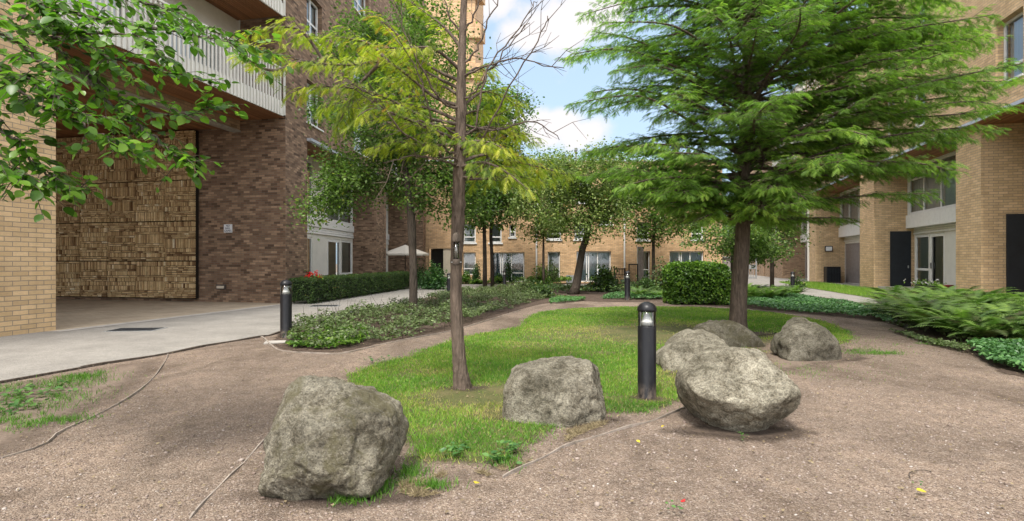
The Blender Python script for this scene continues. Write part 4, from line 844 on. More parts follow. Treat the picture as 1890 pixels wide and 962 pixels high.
def skeleton_mesh(nodes, ends, ntrunk, r_tr, r_tip, name, mat, parent, n=7):
    cnt = [0.0] * len(nodes)
    for e in ends:
        i = e
        while i >= 0: cnt[i] += 1; i = nodes[i][1]
    tot = max(1, max(cnt)); rad = []
    for i in range(len(nodes)):
        r = r_tip + (r_tr[-1] - r_tip) * (cnt[i] / tot) ** .55
        if i < ntrunk: r = max(r, r_tr[i]) if i < len(r_tr) else r
        rad.append(r)
    mb = MB()
    mb.tube([nodes[i][0] for i in range(ntrunk)], [rad[i] for i in range(ntrunk)], 14)
    for i, (p, pa) in enumerate(nodes):
        if i < ntrunk or pa < 0: continue
        r0 = rad[pa] if pa >= ntrunk else min(rad[pa], rad[i] * 1.5)
        mb.tube([nodes[pa][0], p], [r0, rad[i]], n if rad[i] > .03 else (5 if rad[i] > .012 else 3), cap=False)
    o = mb.build(name, M[mat], parent, smooth=True, recalc=False); return o, rad
def leaf_cloud(centers, per, sig, size, tmpl, name, mat, parent, flat=.7, tone=.22, droop=.35, out_from=None, center_tone=None):
    C_ = np.array([tuple(c) for c in centers]); N = len(C_) * per; idx = np.repeat(np.arange(len(C_)), per)
    off = rng.normal(0, 1, (N, 3)) * sig; off[:, 2] *= flat
    pos = C_[idx] + off; d = rng.normal(0, 1, (N, 3)); d[:, 2] = d[:, 2] * .5 - droop; d = nrm(d) + nrm(off) * .5
    up = rng.normal(0, .55, (N, 3)); up[:, 2] += 1.0
    ct = rng.normal(.45, tone * .5, len(C_)) if center_tone is None else center_tone
    var = ct[idx] + rng.normal(0, tone, N); sc = size * rng.uniform(.65, 1.25, N)
    return mesh_inst(name, *tmpl, pos, basis(d, up), sc, var, M[mat], parent, off=world_off(parent))
def ell(c, r, n, seed, shell=.35):
    g = np.random.default_rng(seed); out = []
    while len(out) < n:
        v = g.uniform(-1, 1, 3); l = np.linalg.norm(v)
        if shell < l < 1: out.append(Vector((c[0] + v[0] * r[0], c[1] + v[1] * r[1], c[2] + v[2] * r[2])))
    return out
def broad(name, label, base, trunk, r_tr, crown, per, sig, size, leaf='leaf_mid', bk='bark_dark', group=None, seed=1, tone=.2, extra=()):
    random.seed(seed); t = thing(name, label, 'tree', base, group)
    T = []
    for (c, r, n) in crown: T += ell(c, r, n, seed + len(T))
    T += [Vector(e) for e in extra]
    nodes, ends = build_skeleton(trunk, r_tr, T)
    skeleton_mesh(nodes, ends, len(trunk), r_tr, .006, 'trunk', bk, t)
    cs = [nodes[e][0] for e in ends]; cs += [nodes[nodes[e][1]][0] for e in ends]
    leaf_cloud(cs, per, sig, size, LEAF4 if base[1] > 9 else OVAL, 'crown', leaf, t, tone=tone); return t
def flare(pts, rs): return pts, rs
# left pear tree
b = G(763, 586); Yb = b.y
tk = [b + Vector((0, 0, -.05)), P(763, 560, Yb), P(763, 500, Yb), P(761, 450, Yb), P(760, 418, Yb), P(757, 380, Yb), P(750, 330, Yb + .1), P(742, 270, Yb + .1), P(735, 200, Yb + .2), P(728, 120, Yb + .2)]
broad('broadleaf_tree', 'dark leaved tree in the flower bed left of the yellowing tree, forked trunk', b, tk, [.125, .098, .088, .088, .10, .08, .07, .06, .045, .03],
      [(P(700, 200, Yb + .2), (1.55, 1.5, 2.1), 95), (P(800, 300, Yb + .3), (1.2, 1.3, 1.3), 40), (P(760, 80, Yb + .3), (1.5, 1.3, 1.4), 45), (P(640, 350, Yb), (1.1, .8, .55), 22), (P(840, 350, Yb + .5), (1.2, .9, .6), 18)], 85, .21, .085, seed=5, extra=[P(560, 380, Yb - .2), P(580, 405, Yb - .3), P(600, 350, Yb), P(860, 385, Yb)])
# slim pair behind it
b = G(895, 531)
broad('broadleaf_tree', 'slim tree with thin dark trunk, left one of the pair behind the yellowing tree', b, [b, P(895, 480, b.y), P(894, 430, b.y), P(893, 380, b.y), P(890, 300, b.y), P(890, 220, b.y)], [.12, .10, .09, .08, .06, .04],
      [(P(885, 330, b.y), (1.7, 1.6, 2.6), 50), (P(900, 210, b.y), (1.9, 1.6, 2.0), 45)], 64, .36, .17, seed=8, group='slim trees before the terrace')
b = G(909, 530)
broad('broadleaf_tree', 'slim tree, right one of the pair behind the yellowing tree', b, [b, P(908, 480, b.y), P(906, 430, b.y), P(908, 380, b.y), P(915, 300, b.y), P(925, 240, b.y)], [.11, .09, .08, .07, .05, .04],
      [(P(930, 350, b.y), (1.5, 1.5, 1.9), 45), (P(940, 230, b.y), (1.2, 1.3, 2.2), 35)], 62, .33, .16, seed=9, group='slim trees before the terrace')
b = G(1004, 534)
broad('broadleaf_tree', 'small olive toned tree with upright twiggy branches in mid of the far bed', b, [b, P(1003, 490, b.y), P(1003, 465, b.y), P(1003, 440, b.y), P(1003, 400, b.y)], [.075, .06, .055, .045, .03],
      [(P(1000, 375, b.y), (1.6, 1.3, 1.7), 90), (P(1015, 320, b.y), (1.5, 1.2, 1.0), 40)], 60, .27, .12, leaf='leaf_olive', bk='bark_grey', seed=10, group='slim trees before the terrace')
b = G(1062, 544)
broad('broadleaf_tree', 'leaning dark trunked tree with olive crown behind the lawn', b, [b + Vector((-.1, 0, -.05)), P(1063, 530, b.y), P(1070, 490, b.y), P(1075, 460, b.y), P(1082, 440, b.y), P(1090, 400, b.y), P(1090, 360, b.y)], [.24, .17, .14, .13, .13, .09, .05],
      [(P(1075, 385, b.y), (1.8, 1.5, 1.2), 75), (P(1085, 325, b.y), (1.9, 1.4, 1.2), 75)], 62, .25, .11, leaf='leaf_olive', seed=12, group='slim trees before the terrace', tone=.24)
b = G(1206, 528)
broad('broadleaf_tree', 'slim dark tree behind shrubs near the terrace downpipe, left of the box hedge', b, [b, P(1206, 480, b.y), P(1206, 440, b.y), P(1210, 400, b.y), P(1212, 350, b.y)], [.11, .09, .08, .06, .04],
      [(P(1200, 395, b.y), (2.1, 1.6, 1.5), 60), (P(1190, 330, b.y), (2.9, 1.6, 1.5), 80)], 60, .32, .15, seed=13, group='slim trees before the terrace')
b = G(1352, 545)
broad('broadleaf_tree', 'small spreading tree hidden behind the big green tree trunk', b, [b, P(1352, 520, b.y), P(1352, 480, b.y), P(1353, 450, b.y), P(1355, 420, b.y)], [.10, .08, .07, .06, .04],
      [(P(1350, 430, b.y), (1.9, 1.5, 1.0), 60), (P(1400, 460, b.y), (1.2, 1.0, .5), 22)], 60, .22, .11, seed=14, group='slim trees before the terrace')
b = G(1470, 528)
broad('broadleaf_tree', 'bushy tree in front of the far end of the right building', Vector((P(1440, 0, 26).x, 26, 0)), [Vector((P(1425, 0, 26).x, 26, 0)), P(1425, 450, 26), P(1425, 400, 26), P(1425, 350, 26)], [.10, .08, .06, .04],
      [(P(1425, 400, 26), (1.6, 1.4, 1.9), 50)], 70, .28, .13, seed=15, group='slim trees before the terrace')
for i, (px, Y, h, lb) in enumerate([(1365, 66, 9, 'large leafy tree beyond the gate in the gap at far right'), (1180, 52, 9.5, 'leafy tree rising behind the terrace roof'), (1245, 50, 10, 'rounded tree beyond the terrace right of the roof vent')]):
    x = (px - CX) / F * Y
    broad('broadleaf_tree', lb, Vector((x, Y, 0)), [Vector((x, Y, 0)), Vector((x, Y, h * .3)), Vector((x, Y, h * .6))], [.25, .2, .1], [(Vector((x, Y, h * .62)), (3.0, 2.6, h * .36), 60)], 70, .6, .32, seed=20 + i, group='trees beyond the terrace')
# ------------------------------------------------------------------ conifers with feathery sprays
class Sprays:
    def __init__(s): s.p = []; s.d = []; s.u = []; s.s = []; s.t = []
    def along(s, a, b, step, size, tone, droop=.25, width=1.0):
        a = Vector(a); b = Vector(b); L_ = (b - a).length; n = max(1, int(L_ / step)); d = (b - a).normalized(); side = d.cross(Vector((0, 0, 1))).normalized()
        for i in range(n):
            f = (i + random.random()) / n; sg = random.choice((-1, 1)); p = a.lerp(b, f) + Vector((random.gauss(0, .015),) * 3)
            dd = d * random.uniform(.4, 1.0) + side * sg * random.uniform(.4, 1.0) + Vector((0, 0, -droop * random.uniform(.3, 1.6)))
            s.p.append(tuple(p)); s.d.append(tuple(dd)); u = Vector((random.gauss(0, .6), random.gauss(0, .6), 1)); s.u.append(tuple(u)); s.s.append(size * random.uniform(.6, 1.3)); s.t.append(tone + random.gauss(0, .19))
        s.p.append(tuple(b)); s.d.append(tuple(d + Vector((0, 0, -droop)))); s.u.append((0, 0, 1)); s.s.append(size * 1.2); s.t.append(tone + .1)
    def mesh(s, name, mat, parent, tmpl=SPRAY):
        return mesh_inst(name, *tmpl, np.array(s.p), basis(np.array(s.d), np.array(s.u)), np.array(s.s), np.array(s.t), M[mat], parent, off=world_off(parent))
def limb(mb, sp, pts, r0, r1, twig=.5, tstep=.14, sstep=.07, ssize=.13, tone=.5, start=.25, droop=.25, n=6, sub=5):
    q = smooth_poly([Vector(p) for p in pts], False, sub); mb.tube(q, [r0 + (r1 - r0) * (i / (len(q) - 1)) ** .8 for i in range(len(q))], n)
    if sp is None: return q
    Ls = [0]
    for i in range(1, len(q)): Ls.append(Ls[-1] + (q[i] - q[i - 1]).length)
    L_ = Ls[-1]; s_ = L_ * start; k = 0
    while s_ < L_:
        i = max(j for j in range(len(q)) if Ls[j] <= s_); i = min(i, len(q) - 2); f = (s_ - Ls[i]) / max(1e-6, Ls[i + 1] - Ls[i]); p = q[i].lerp(q[i + 1], f); d = (q[i + 1] - q[i]).normalized()
        side = d.cross(Vector((0, 0, 1))).normalized() * (1 if k % 2 else -1); fr = (s_ / L_ - start) / (1 - start); tl = twig * (1.05 - .65 * fr) * random.uniform(.6, 1.2)
        e = p + (side * random.uniform(.6, 1) + d * random.uniform(.5, .9) + Vector((0, 0, random.uniform(-.45, .28)))).normalized() * tl
        mb.tube([p, e], [max(.0035, r1 * .7), .002], 3, cap=False); tt = tone + random.gauss(0, .16)
        sp.along(p.lerp(e, .15), e, sstep, ssize, tt, droop); s_ += tstep * random.uniform(.7, 1.3); k += 1
    sp.along(q[-3], q[-1], sstep, ssize, tone + .1, droop); return q
# big green tree
random.seed(31)
gb = G(1362, 616); gb.y = 9.6; gb.x = (1362 - CX) / F * 9.6
T2 = thing('conifer_tree', 'big green feathery tree with tapering brown trunk beside the boulders', 'tree', gb)
mb = MB(); Yt = 9.6
tk = [gb + Vector((0, 0, -.06)), gb + Vector((0, 0, .06)), P(1362, 590, Yt), P(1364, 540, Yt), P(1368, 480, Yt), P(1371, 420, Yt), P(1372, 340, Yt), P(1375, 250, Yt), P(1378, 150, Yt), P(1380, 60, Yt), P(1383, -60, Yt), P(1386, -250, Yt), P(1388, -500, Yt)]
tr_ = [.22, .175, .150, .138, .130, .122, .11, .098, .086, .074, .06, .04, .012]
for i in range(3): pass
mb.tube(smooth_poly(tk, False, 4), list(np.interp(np.linspace(0, 12, 49), range(13), tr_)), 20)
sp = Sprays(); z = 1.95; k = 0
def trunk_at(z):
    for i in range(1, len(tk)):
        if tk[i].z >= z: f = (z - tk[i - 1].z) / (tk[i].z - tk[i - 1].z); return tk[i - 1].lerp(tk[i], f)
    return tk[-1]
while z < 10.3:
    a = k * 2.4 + random.uniform(-.4, .4); p = trunk_at(z); 
    Lmax = 3.15 * min(1, .50 + (z - 1.7) * .36) * (1 if z < 5.5 else max(.2, 1 - (z - 5.5) / 7)); L_ = Lmax * random.uniform(.72, 1.08)
    if math.cos(a) > .2: L_ *= 1.12
    dr = Vector((math.cos(a), math.sin(a), 0)); rise = .22 if z < 2.6 else random.uniform(-.02, .45); 
    if z < 3.0: rise = random.uniform(-.02, .15)
    pts = [p, p + dr * L_ * .3 + Vector((0, 0, L_ * rise * .45)), p + dr * L_ * .65 + Vector((random.gauss(0, .1), random.gauss(0, .1), L_ * rise * .75)), p + dr * L_ + Vector((random.gauss(0, .15), random.gauss(0, .15), L_ * rise * .62))]
    limb(mb, sp, pts, .040 if z < 6 else .03, .006, twig=.60, tstep=.062, sstep=.0165, ssize=.100, tone=.42 + .10 * math.sin(k), start=.16, droop=.35)
    z += .046 if z < 7.5 else .10; k += 1
# long low branches reaching right and toward the viewer
for pts, tone in [([P(1372, 330, 9.5), P(1450, 318, 9.0), P(1560, 300, 8.4), P(1680, 300, 8.0), P(1760, 315, 7.8)], .45), ([P(1372, 250, 9.5), P(1480, 240, 9.2), P(1600, 215, 8.9), P(1720, 215, 8.8), P(1850, 200, 8.8)], .5), ([P(1374, 300, 9.5), P(1440, 260, 8.6), P(1540, 240, 8.0), P(1600, 250, 7.6)], .62),
                  ([P(1374, 200, 9.6), P(1500, 170, 9.4), P(1640, 140, 9.2), P(1780, 150, 9.2), P(1880, 150, 9.2)], .45), ([P(1374, 360, 9.6), P(1420, 340, 8.8), P(1460, 350, 8.2), P(1490, 370, 7.9)], .6), ([P(1372, 360, 9.6), P(1320, 345, 8.9), P(1260, 355, 8.4)], .5),
                  ([P(1378, 120, 9.6), P(1480, 80, 9.3), P(1600, 50, 9.0), P(1720, 60, 9.0), P(1800, 80, 9.0)], .5), ([P(1378, 70, 9.6), P(1500, 30, 9.3), P(1620, 0, 9.0), P(1740, 0, 9.0)], .5),
                  ([P(1372, 340, 9.6), P(1280, 335, 9.6), P(1180, 325, 9.6), P(1100, 320, 9.8)], .45), ([P(1372, 310, 9.6), P(1270, 290, 9.8), P(1160, 270, 10), P(1090, 280, 10)], .4), ([P(1374, 160, 9.6), P(1260, 110, 9.8), P(1160, 70, 10), P(1100, 60, 10)], .5), ([P(1380, 40, 9.6), P(1260, 0, 9.8), P(1150, -10, 10)], .5), ([P(1370, 400, 9.5), P(1330, 392, 9.1), P(1290, 405, 8.8)], .55), ([P(1371, 385, 9.6), P(1300, 375, 9.5), P(1230, 385, 9.4)], .5), ([P(1371, 375, 9.6), P(1280, 365, 9.9), P(1180, 370, 10.1)], .45), ([P(1371, 400, 9.5), P(1400, 395, 9.0), P(1430, 410, 8.7)], .55), ([P(1372, 355, 9.6), P(1300, 330, 9.2), P(1210, 330, 8.9), P(1150, 345, 8.8)], .55), ([P(1375, 230, 9.6), P(1270, 190, 9.7), P(1170, 165, 9.8), P(1095, 170, 9.8)], .45)]:
    limb(mb, sp, pts, .040, .007, twig=.66, tstep=.055, sstep=.0175, ssize=.112, tone=tone, start=.15, droop=.35)
for i in range(46):
    if i < 30: e = P(random.uniform(1440, 1850), random.uniform(-10, 290), random.uniform(8.3, 10.6))
    elif i < 38: e = P(random.uniform(1100, 1300), random.uniform(190, 400), random.uniform(8.6, 10.4))
    else: e = P(random.uniform(1290, 1460), random.uniform(60, 400), random.uniform(7.6, 8.6))
    z0 = max(1.95, e.z - random.uniform(.1, .9)); p0 = trunk_at(z0); m1 = p0.lerp(e, .45) + Vector((random.gauss(0, .15), random.gauss(0, .15), random.uniform(0, .35)))
    limb(mb, sp, [p0, m1, e.lerp(m1, .3) + Vector((0, 0, .1)), e], .026, .005, twig=.55, tstep=.055, sstep=.018, ssize=.10, tone=random.uniform(.38, .68), start=.3, droop=random.uniform(.3, .9))
mb.build('trunk', M['bark'], T2, smooth=True, recalc=False); sp.mesh('crown', 'leaf_redwood', T2)
# yellowing tree nearer, half bare
random.seed(41)
yb = G(853, 719); Y1 = yb.y
T1 = thing('conifer_tree', 'yellowing half bare feathery tree with slim brown trunk on the lawn', 'tree', yb)
mb = MB(); tk = [yb + Vector((.002, 0, -.04)), P(853, 712, Y1), P(849, 680, Y1), P(846, 640, Y1), P(842, 570, Y1), P(842, 500, Y1), P(845, 420, Y1), P(847, 350, Y1), P(849, 280, Y1), P(851, 200, Y1), P(852, 120, Y1), P(855, 30, Y1), P(860, -80, Y1), P(862, -220, Y1)]
tr_ = [.120, .094, .072, .064, .059, .057, .066, .062, .058, .052, .043, .034, .024, .008]
q = smooth_poly(tk, False, 5); rr = np.interp(np.linspace(0, 13, len(q)), range(14), tr_); rr = [r * (1 + .05 * math.sin(i * 2.7) + (.12 if i in (33, 37, 41, 45) else 0)) for i, r in enumerate(rr)]
mb.tube(q, rr, 16)
sp = Sprays()
# foliage limbs: (points, tone, twig)
yl = [([P(846, 195, Y1), P(800, 178, 5.3), P(720, 118, 5.1), P(640, 120, 4.9), P(560, 112, 4.7), P(470, 85, 4.6)], .62, .42), ([P(848, 230, Y1), P(780, 215, 5.1), P(700, 175, 4.9), P(620, 160, 4.8), P(540, 165, 4.7)], .55, .36),
      ([P(850, 150, Y1), P(790, 120, 5.5), P(730, 60, 5.6), P(690, 30, 5.7)], .66, .34), ([P(848, 260, Y1), P(800, 240, 5.0), P(740, 215, 4.8), P(690, 200, 4.7), P(660, 215, 4.6)], .55, .34), ([P(850, 130, Y1), P(800, 90, 5.2), P(740, 90, 5.0), P(680, 85, 4.9)], .7, .36),
      ([P(848, 300, Y1), P(900, 285, 5.6), P(960, 300, 5.8), P(1010, 312, 6.0), P(1050, 325, 6.1)], .6, .40), ([P(850, 250, Y1), P(900, 235, 5.6), P(950, 250, 5.9), P(985, 265, 6.1)], .62, .36), ([P(848, 310, Y1), P(890, 300, 5.0), P(930, 315, 4.7), P(975, 350, 4.6)], .52, .30),
      ([P(850, 200, Y1), P(890, 170, 5.6), P(930, 180, 5.9), P(960, 200, 6.0)], .62, .34), ([P(850, 215, Y1), P(880, 205, 5.9), P(920, 215, 6.4)], .55, .34), ([P(851, 150, Y1), P(880, 125, 5.7), P(905, 140, 5.9)], .62, .28), ([P(847, 330, Y1), P(900, 330, 5.8), P(950, 325, 6.2), P(1000, 335, 6.6)], .5, .34),
      ([P(850, 180, Y1), P(820, 160, 5.8), P(770, 150, 6.1), P(720, 150, 6.3)], .66, .36), ([P(852, 90, Y1), P(820, 50, 5.5), P(780, 20, 5.6), P(740, -10, 5.7)], .55, .30), ([P(848, 240, Y1), P(815, 235, 5.8), P(775, 225, 6.1), P(740, 235, 6.3)], .5, .34),
      ([P(600, 118, 4.85), P(560, 60, 4.8), P(520, 50, 4.8), P(455, 60, 4.8)], .6, .26), ([P(700, 118, 5.05), P(660, 160, 5.0), P(640, 200, 5.0), P(620, 235, 5.0)], .42, .26), ([P(848, 275, Y1), P(870, 262, 5.0), P(900, 262, 4.8), P(930, 275, 4.6)], .6, .3)]
yl += [([P(848, 265, Y1), P(790, 270, 5.1), P(730, 262, 4.9), P(690, 275, 4.8)], .5, .32), ([P(849, 225, Y1), P(790, 200, 5.5), P(720, 190, 5.6), P(650, 185, 5.6), P(600, 200, 5.6)], .6, .36), ([P(720, 118, 5.1), P(680, 80, 5.2), P(620, 70, 5.3), P(560, 75, 5.4)], .66, .30), ([P(560, 112, 4.7), P(510, 130, 4.65), P(470, 120, 4.6), P(440, 100, 4.6)], .7, .22), ([P(848, 290, Y1), P(890, 275, 5.9), P(940, 280, 6.2), P(980, 300, 6.4)], .62, .36), ([P(851, 165, Y1), P(800, 140, 5.6), P(750, 110, 5.8), P(700, 105, 6.0)], .68, .36)]
for pts, tone, tw in yl: limb(mb, sp, pts, .020, .004, twig=tw, tstep=.046, sstep=.017, ssize=.082, tone=tone - .12, start=.22, droop=.6)
# bare limbs
bare = [[(850, 290), (880, 270, 5.2), (930, 180, 5.0), (1000, 60, 4.9), (1012, 32, 4.9)], [(851, 250), (875, 235, 5.3), (900, 130, 5.2), (960, 50, 5.2), (990, 0, 5.2)], [(852, 120), (880, 90, 5.3), (905, 30, 5.3), (930, -20, 5.3)], [(848, 290), (820, 270, 5.2), (790, 200, 5.0), (770, 130, 4.9), (720, 60, 4.9)],
        [(848, 300), (800, 280, 5.0), (740, 240, 4.8), (700, 190, 4.7), (640, 150, 4.6)], [(850, 200), (820, 190, 5.2), (790, 150, 5.1), (745, 60, 5.0), (740, -10, 5.0)], [(850, 185), (870, 175, 5.3), (920, 110, 5.2), (975, 40, 5.1)], [(846, 310), (830, 300, 5.1), (770, 290, 4.9), (710, 300, 4.8)],
        [(852, 60), (830, 30, 5.3), (815, -20, 5.3)], [(853, 70), (880, 20, 5.3), (890, -20, 5.3)], [(846, 330), (880, 322, 5.2), (900, 290, 5.1), (905, 250, 5.0)], [(852, 140), (905, 120, 5.2), (960, 110, 5.2), (1040, 128, 5.2)], [(850, 230), (920, 240, 5.5), (980, 225, 5.6), (1035, 255, 5.7)], [(848, 250), (800, 230, 5.0), (720, 210, 4.8), (650, 160, 4.7)]]
for bl_ in bare:
    pts = [P(b_[0], b_[1], b_[2] if len(b_) > 2 else Y1) for b_ in bl_]; q = smooth_poly(pts, False, 6); n = len(q); q = [p + Vector((random.gauss(0, .008), random.gauss(0, .008), random.gauss(0, .008))) * (0 if i in (0,) else 1) for i, p in enumerate(q)]
    mb.tube(q, [.012 * (1 - .8 * i / n) + .001 for i in range(n)], 6)
    for i in range(4, n - 1, 2):
        d = (q[i + 1] - q[i]).normalized(); s_ = Vector((random.gauss(0, 1), random.gauss(0, 1), random.gauss(.2, 1))).normalized(); e = q[i] + (d + s_ * .8).normalized() * random.uniform(.15, .5); m_ = q[i].lerp(e, .5) + s_ * .03
        mb.tube([q[i], m_, e], [.004, .003, .0015], 4, cap=False); e2 = m_ + (d - s_ * .6).normalized() * random.uniform(.08, .25); mb.tube([m_, e2], [.003, .0015], 3, cap=False)
mb.build('trunk', M['bark'], T1, smooth=True, recalc=False); sp.mesh('crown', 'leaf_yellow', T1, spray(7, .34, .12, 46, .2))
# overhanging hornbeam branches at top left: the trunk stands just out of frame
random.seed(51)
hb = Vector((-5.9, 3.0, 0)); HT = thing('broadleaf_tree', 'overhanging tree with large bright green leaves in the top left corner', 'tree', hb)
mb = MB(); mb.tube(smooth_poly([hb + Vector((0, 0, -.05)), hb + Vector((.02, 0, .8)), hb + Vector((.1, 0, 1.8)), hb + Vector((.12, .1, 3.0)), hb + Vector((.2, .2, 4.2)), hb + Vector((.2, .2, 5.5))], False, 4), [.19 - .007 * i for i in range(21)], 14)
lp = []; ld = []; lu = []; lsz = []; lv = []
def leafy(pts, r0=.012, side=.34, dens=1.0, tone=.5):
    q = smooth_poly([Vector(p) for p in pts], False, 8); n = len(q); q = [p + Vector((random.gauss(0, .006),) * 3) for p in q]; mb.tube(q, [r0 * (1 - .85 * i / n) + .0015 for i in range(n)], 6, cap=False)
    segs = [(q[i], q[i + 1], True) for i in range(n // 6, n - 1)]
    tw = []
    for i in range(n // 8, n - 1):
        for rep in range(2):
            if random.random() > .56 * dens: continue
            d = (q[i + 1] - q[i]).normalized(); sg = random.choice((-1, 1)); s_ = (d.cross(Vector((0, 0, 1))).normalized() * sg + Vector((0, 0, random.uniform(-.7, .5)))).normalized(); L_ = side * random.uniform(.45, 1.2) * (1.1 - .5 * i / n)
            e = q[i] + (d * .8 + s_ * .8).normalized() * L_; m_ = q[i].lerp(e, .5) + Vector((0, 0, .02)); mb.tube([q[i], m_, e], [.0026, .002, .001], 4, cap=False); tw += [(q[i], m_), (m_, e)]
    for a, b_ in [(s[0], s[1]) for s in segs] + tw:
        L_ = (b_ - a).length; d = (b_ - a).normalized(); k = max(1, int(L_ / .036))
        for j in range(k):
            if random.random() > .95 * dens: continue
            p = a.lerp(b_, (j + random.random()) / k); sg = (-1) ** j; sd = d.cross(Vector((0, 0, 1))).normalized() * sg
            dd = d * random.uniform(.4, 1) + sd * random.uniform(.5, 1) + Vector((0, 0, random.uniform(-.75, .15))); lp.append(tuple(p)); ld.append(tuple(dd)); lu.append((random.gauss(0, .4), random.gauss(0, .4), 1)); lsz.append(random.choice((.04, .055, .065, .075)) * random.uniform(.8, 1.15)); lv.append(tone + random.gauss(0, .22))
for pts in [[(-560, 60, 3.6), (-250, 20, 3.5), (-40, 40, 3.4), (60, 60, 3.3), (150, 130, 3.3), (240, 190, 3.3), (330, 215, 3.3), (400, 190, 3.3)], [(-560, 0, 3.6), (-200, -50, 3.4), (0, -20, 3.3), (120, 20, 3.2), (230, 45, 3.2), (330, 60, 3.2), (430, 80, 3.2), (515, 105, 3.3)],
            [(-560, 150, 3.6), (-300, 80, 3.3), (-60, 100, 3.1), (60, 190, 3.0), (140, 225, 3.0), (210, 265, 3.0), (260, 290, 3.0)], [(-560, 200, 3.6), (-260, 150, 3.2), (-90, 170, 3.0), (0, 235, 2.9), (50, 285, 2.9), (100, 330, 2.9), (148, 352, 2.9)],
            [(150, 130, 3.3), (200, 190, 3.25), (260, 235, 3.2), (320, 280, 3.2), (350, 300, 3.2)], [(-560, -60, 3.6), (-200, -120, 3.6), (20, -60, 3.5), (160, -20, 3.5), (290, 10, 3.5), (400, 60, 3.6), (470, 115, 3.6)], [(-300, 0, 3.2), (-120, 0, 2.8), (0, 60, 2.6), (70, 110, 2.6), (110, 160, 2.6)],
            [(60, 60, 3.3), (140, 80, 3.4), (220, 110, 3.4), (300, 130, 3.5), (380, 150, 3.5)], [(-200, 60, 3.3), (-80, 60, 3.0), (10, 130, 2.9), (60, 150, 2.9), (120, 200, 2.9), (170, 215, 2.9)], [(-60, -60, 3.2), (40, -20, 3.1), (110, 40, 3.1), (180, 90, 3.1), (240, 150, 3.1)], [(0, -60, 3.6), (120, -40, 3.7), (240, -10, 3.8), (330, 40, 3.9)],
            [(-300, 200, 3.2), (-100, 240, 2.9), (-20, 280, 2.8), (20, 320, 2.8), (55, 340, 2.8)], [(40, 30, 3.3), (100, 60, 3.2), (170, 60, 3.1), (250, 70, 3.1), (310, 110, 3.1)]]:
    leafy([P(*p) for p in pts])
mb.build('trunk', M['bark_grey'], HT, smooth=True, recalc=False)
mesh_inst('crown', *BIG, np.array(lp), basis(np.array(ld), np.array(lu)), np.array(lsz), np.array(lv), M['leaf_hornbeam'], HT, off=world_off(HT))
# ------------------------------------------------------------------ grass
def stuff(o, label, cat): return setp(o, label, cat, kind='stuff')
def blades(name, xy, h, w_, var, mat, tmpl=BLADE, z=.016, lean=.35):
    N = len(xy); pos = np.column_stack([xy, np.full(N, z)]); d = rng.normal(0, 1, (N, 3)); d[:, 2] = 0; up = np.column_stack([rng.normal(0, lean, N), rng.normal(0, lean, N), np.ones(N)])
    z_ = nrm(up); x = nrm(d - (d * z_).sum(-1, keepdims=True) * z_); y = np.cross(z_, x); rot = np.stack([x, y, z_], -1)
    sc = np.column_stack([h * 1.0, w_, h]); return mesh_inst(name, *tmpl, pos, rot, sc, var, M[mat])
LP = [(p.x, p.y) for p in lawn]
def lawn_pts(n, near_bias=True):
    q = sample_poly(LP, n); d = q[:, 1]
    keep = rng.uniform(0, 1, len(q)) < np.clip((5.2 / d) ** 1.5, .12, 1); return q[keep]
q = lawn_pts(430000)
def sdist(poly, x, y):
    P_ = np.array(poly); dm = np.full(len(x), 1e9)
    for i in range(len(P_)):
        a, b = P_[i], P_[(i + 1) % len(P_)]; e = b - a; t = np.clip(((x - a[0]) * e[0] + (y - a[1]) * e[1]) / max(1e-9, e @ e), 0, 1); dm = np.minimum(dm, (x - a[0] - t * e[0]) ** 2 + (y - a[1] - t * e[1]) ** 2)
    return np.sqrt(dm)
q = q + rng.normal(0, .035, q.shape); sdl = sdist(LP, q[:, 0], q[:, 1]); q = q[rng.uniform(0, 1, len(q)) < np.clip(.10 + (sdl + (fnoise(q[:, 0], q[:, 1], 6) - .5) * .22) / .16, .03, 1)]
x, y = q[:, 0], q[:, 1]
n1 = fnoise(x, y, 1.1); n2_ = fnoise(x + 30, y + 12, 3.3)
# worn patches: centre right, round the trunk foot and the boulders
def spot(cx, cy, rx, ry): return np.exp(-(((x - cx) / rx) ** 2 + ((y - cy) / ry) ** 2))
def gp(px, py): g = G(px, py); return g.x, g.y
worn = 0
for (px, py, rx, ry, k) in [(1180, 618, 1.0, 1.5, .68), (1060, 622, .9, 1.1, .42), (1250, 610, .8, 1.4, .6), (1000, 640, .7, .6, .35), (870, 735, .5, .34, .8), (915, 725, .4, .28, .8), (860, 700, .2, .15, .3), (1050, 775, .4, .15, .6), (960, 770, .4, .2, .5), (1195, 740, .16, .12, .95), (1080, 655, .5, .4, .2), (790, 692, .25, .15, .3), (1300, 640, .9, .6, .4), (1420, 640, 1.2, .7, .95), (1480, 665, 1.0, .5, .9), (1380, 620, .6, .5, .8), (800, 800, .12, .1, .4), (860, 858, .3, .12, .4), (1345, 700, .9, .4, .5)]:
    cx_, cy_ = gp(px, py); worn = np.maximum(worn, spot(cx_, cy_, rx, ry) * k * (.75 + .95 * n2_))
pr_ = np.clip(1.12 - worn * 1.6 - np.clip(.45 - n2_, 0, 1) * 1.8, 0.02, 1)
keep = rng.uniform(0, 1, len(q)) < pr_; q, x, y, worn, n1, n2_ = q[keep], x[keep], y[keep], worn[keep], n1[keep], n2_[keep]
dist = y; farg = np.clip((y - 7) / 6, 0, 1)
var = .42 + (n1 - .5) * .75 + rng.normal(0, .15, len(q)) + worn * .75 + farg * .10; dead = rng.uniform(0, 1, len(q)) < .05 + worn * .25; var[dead] = rng.uniform(.85, 1, dead.sum())
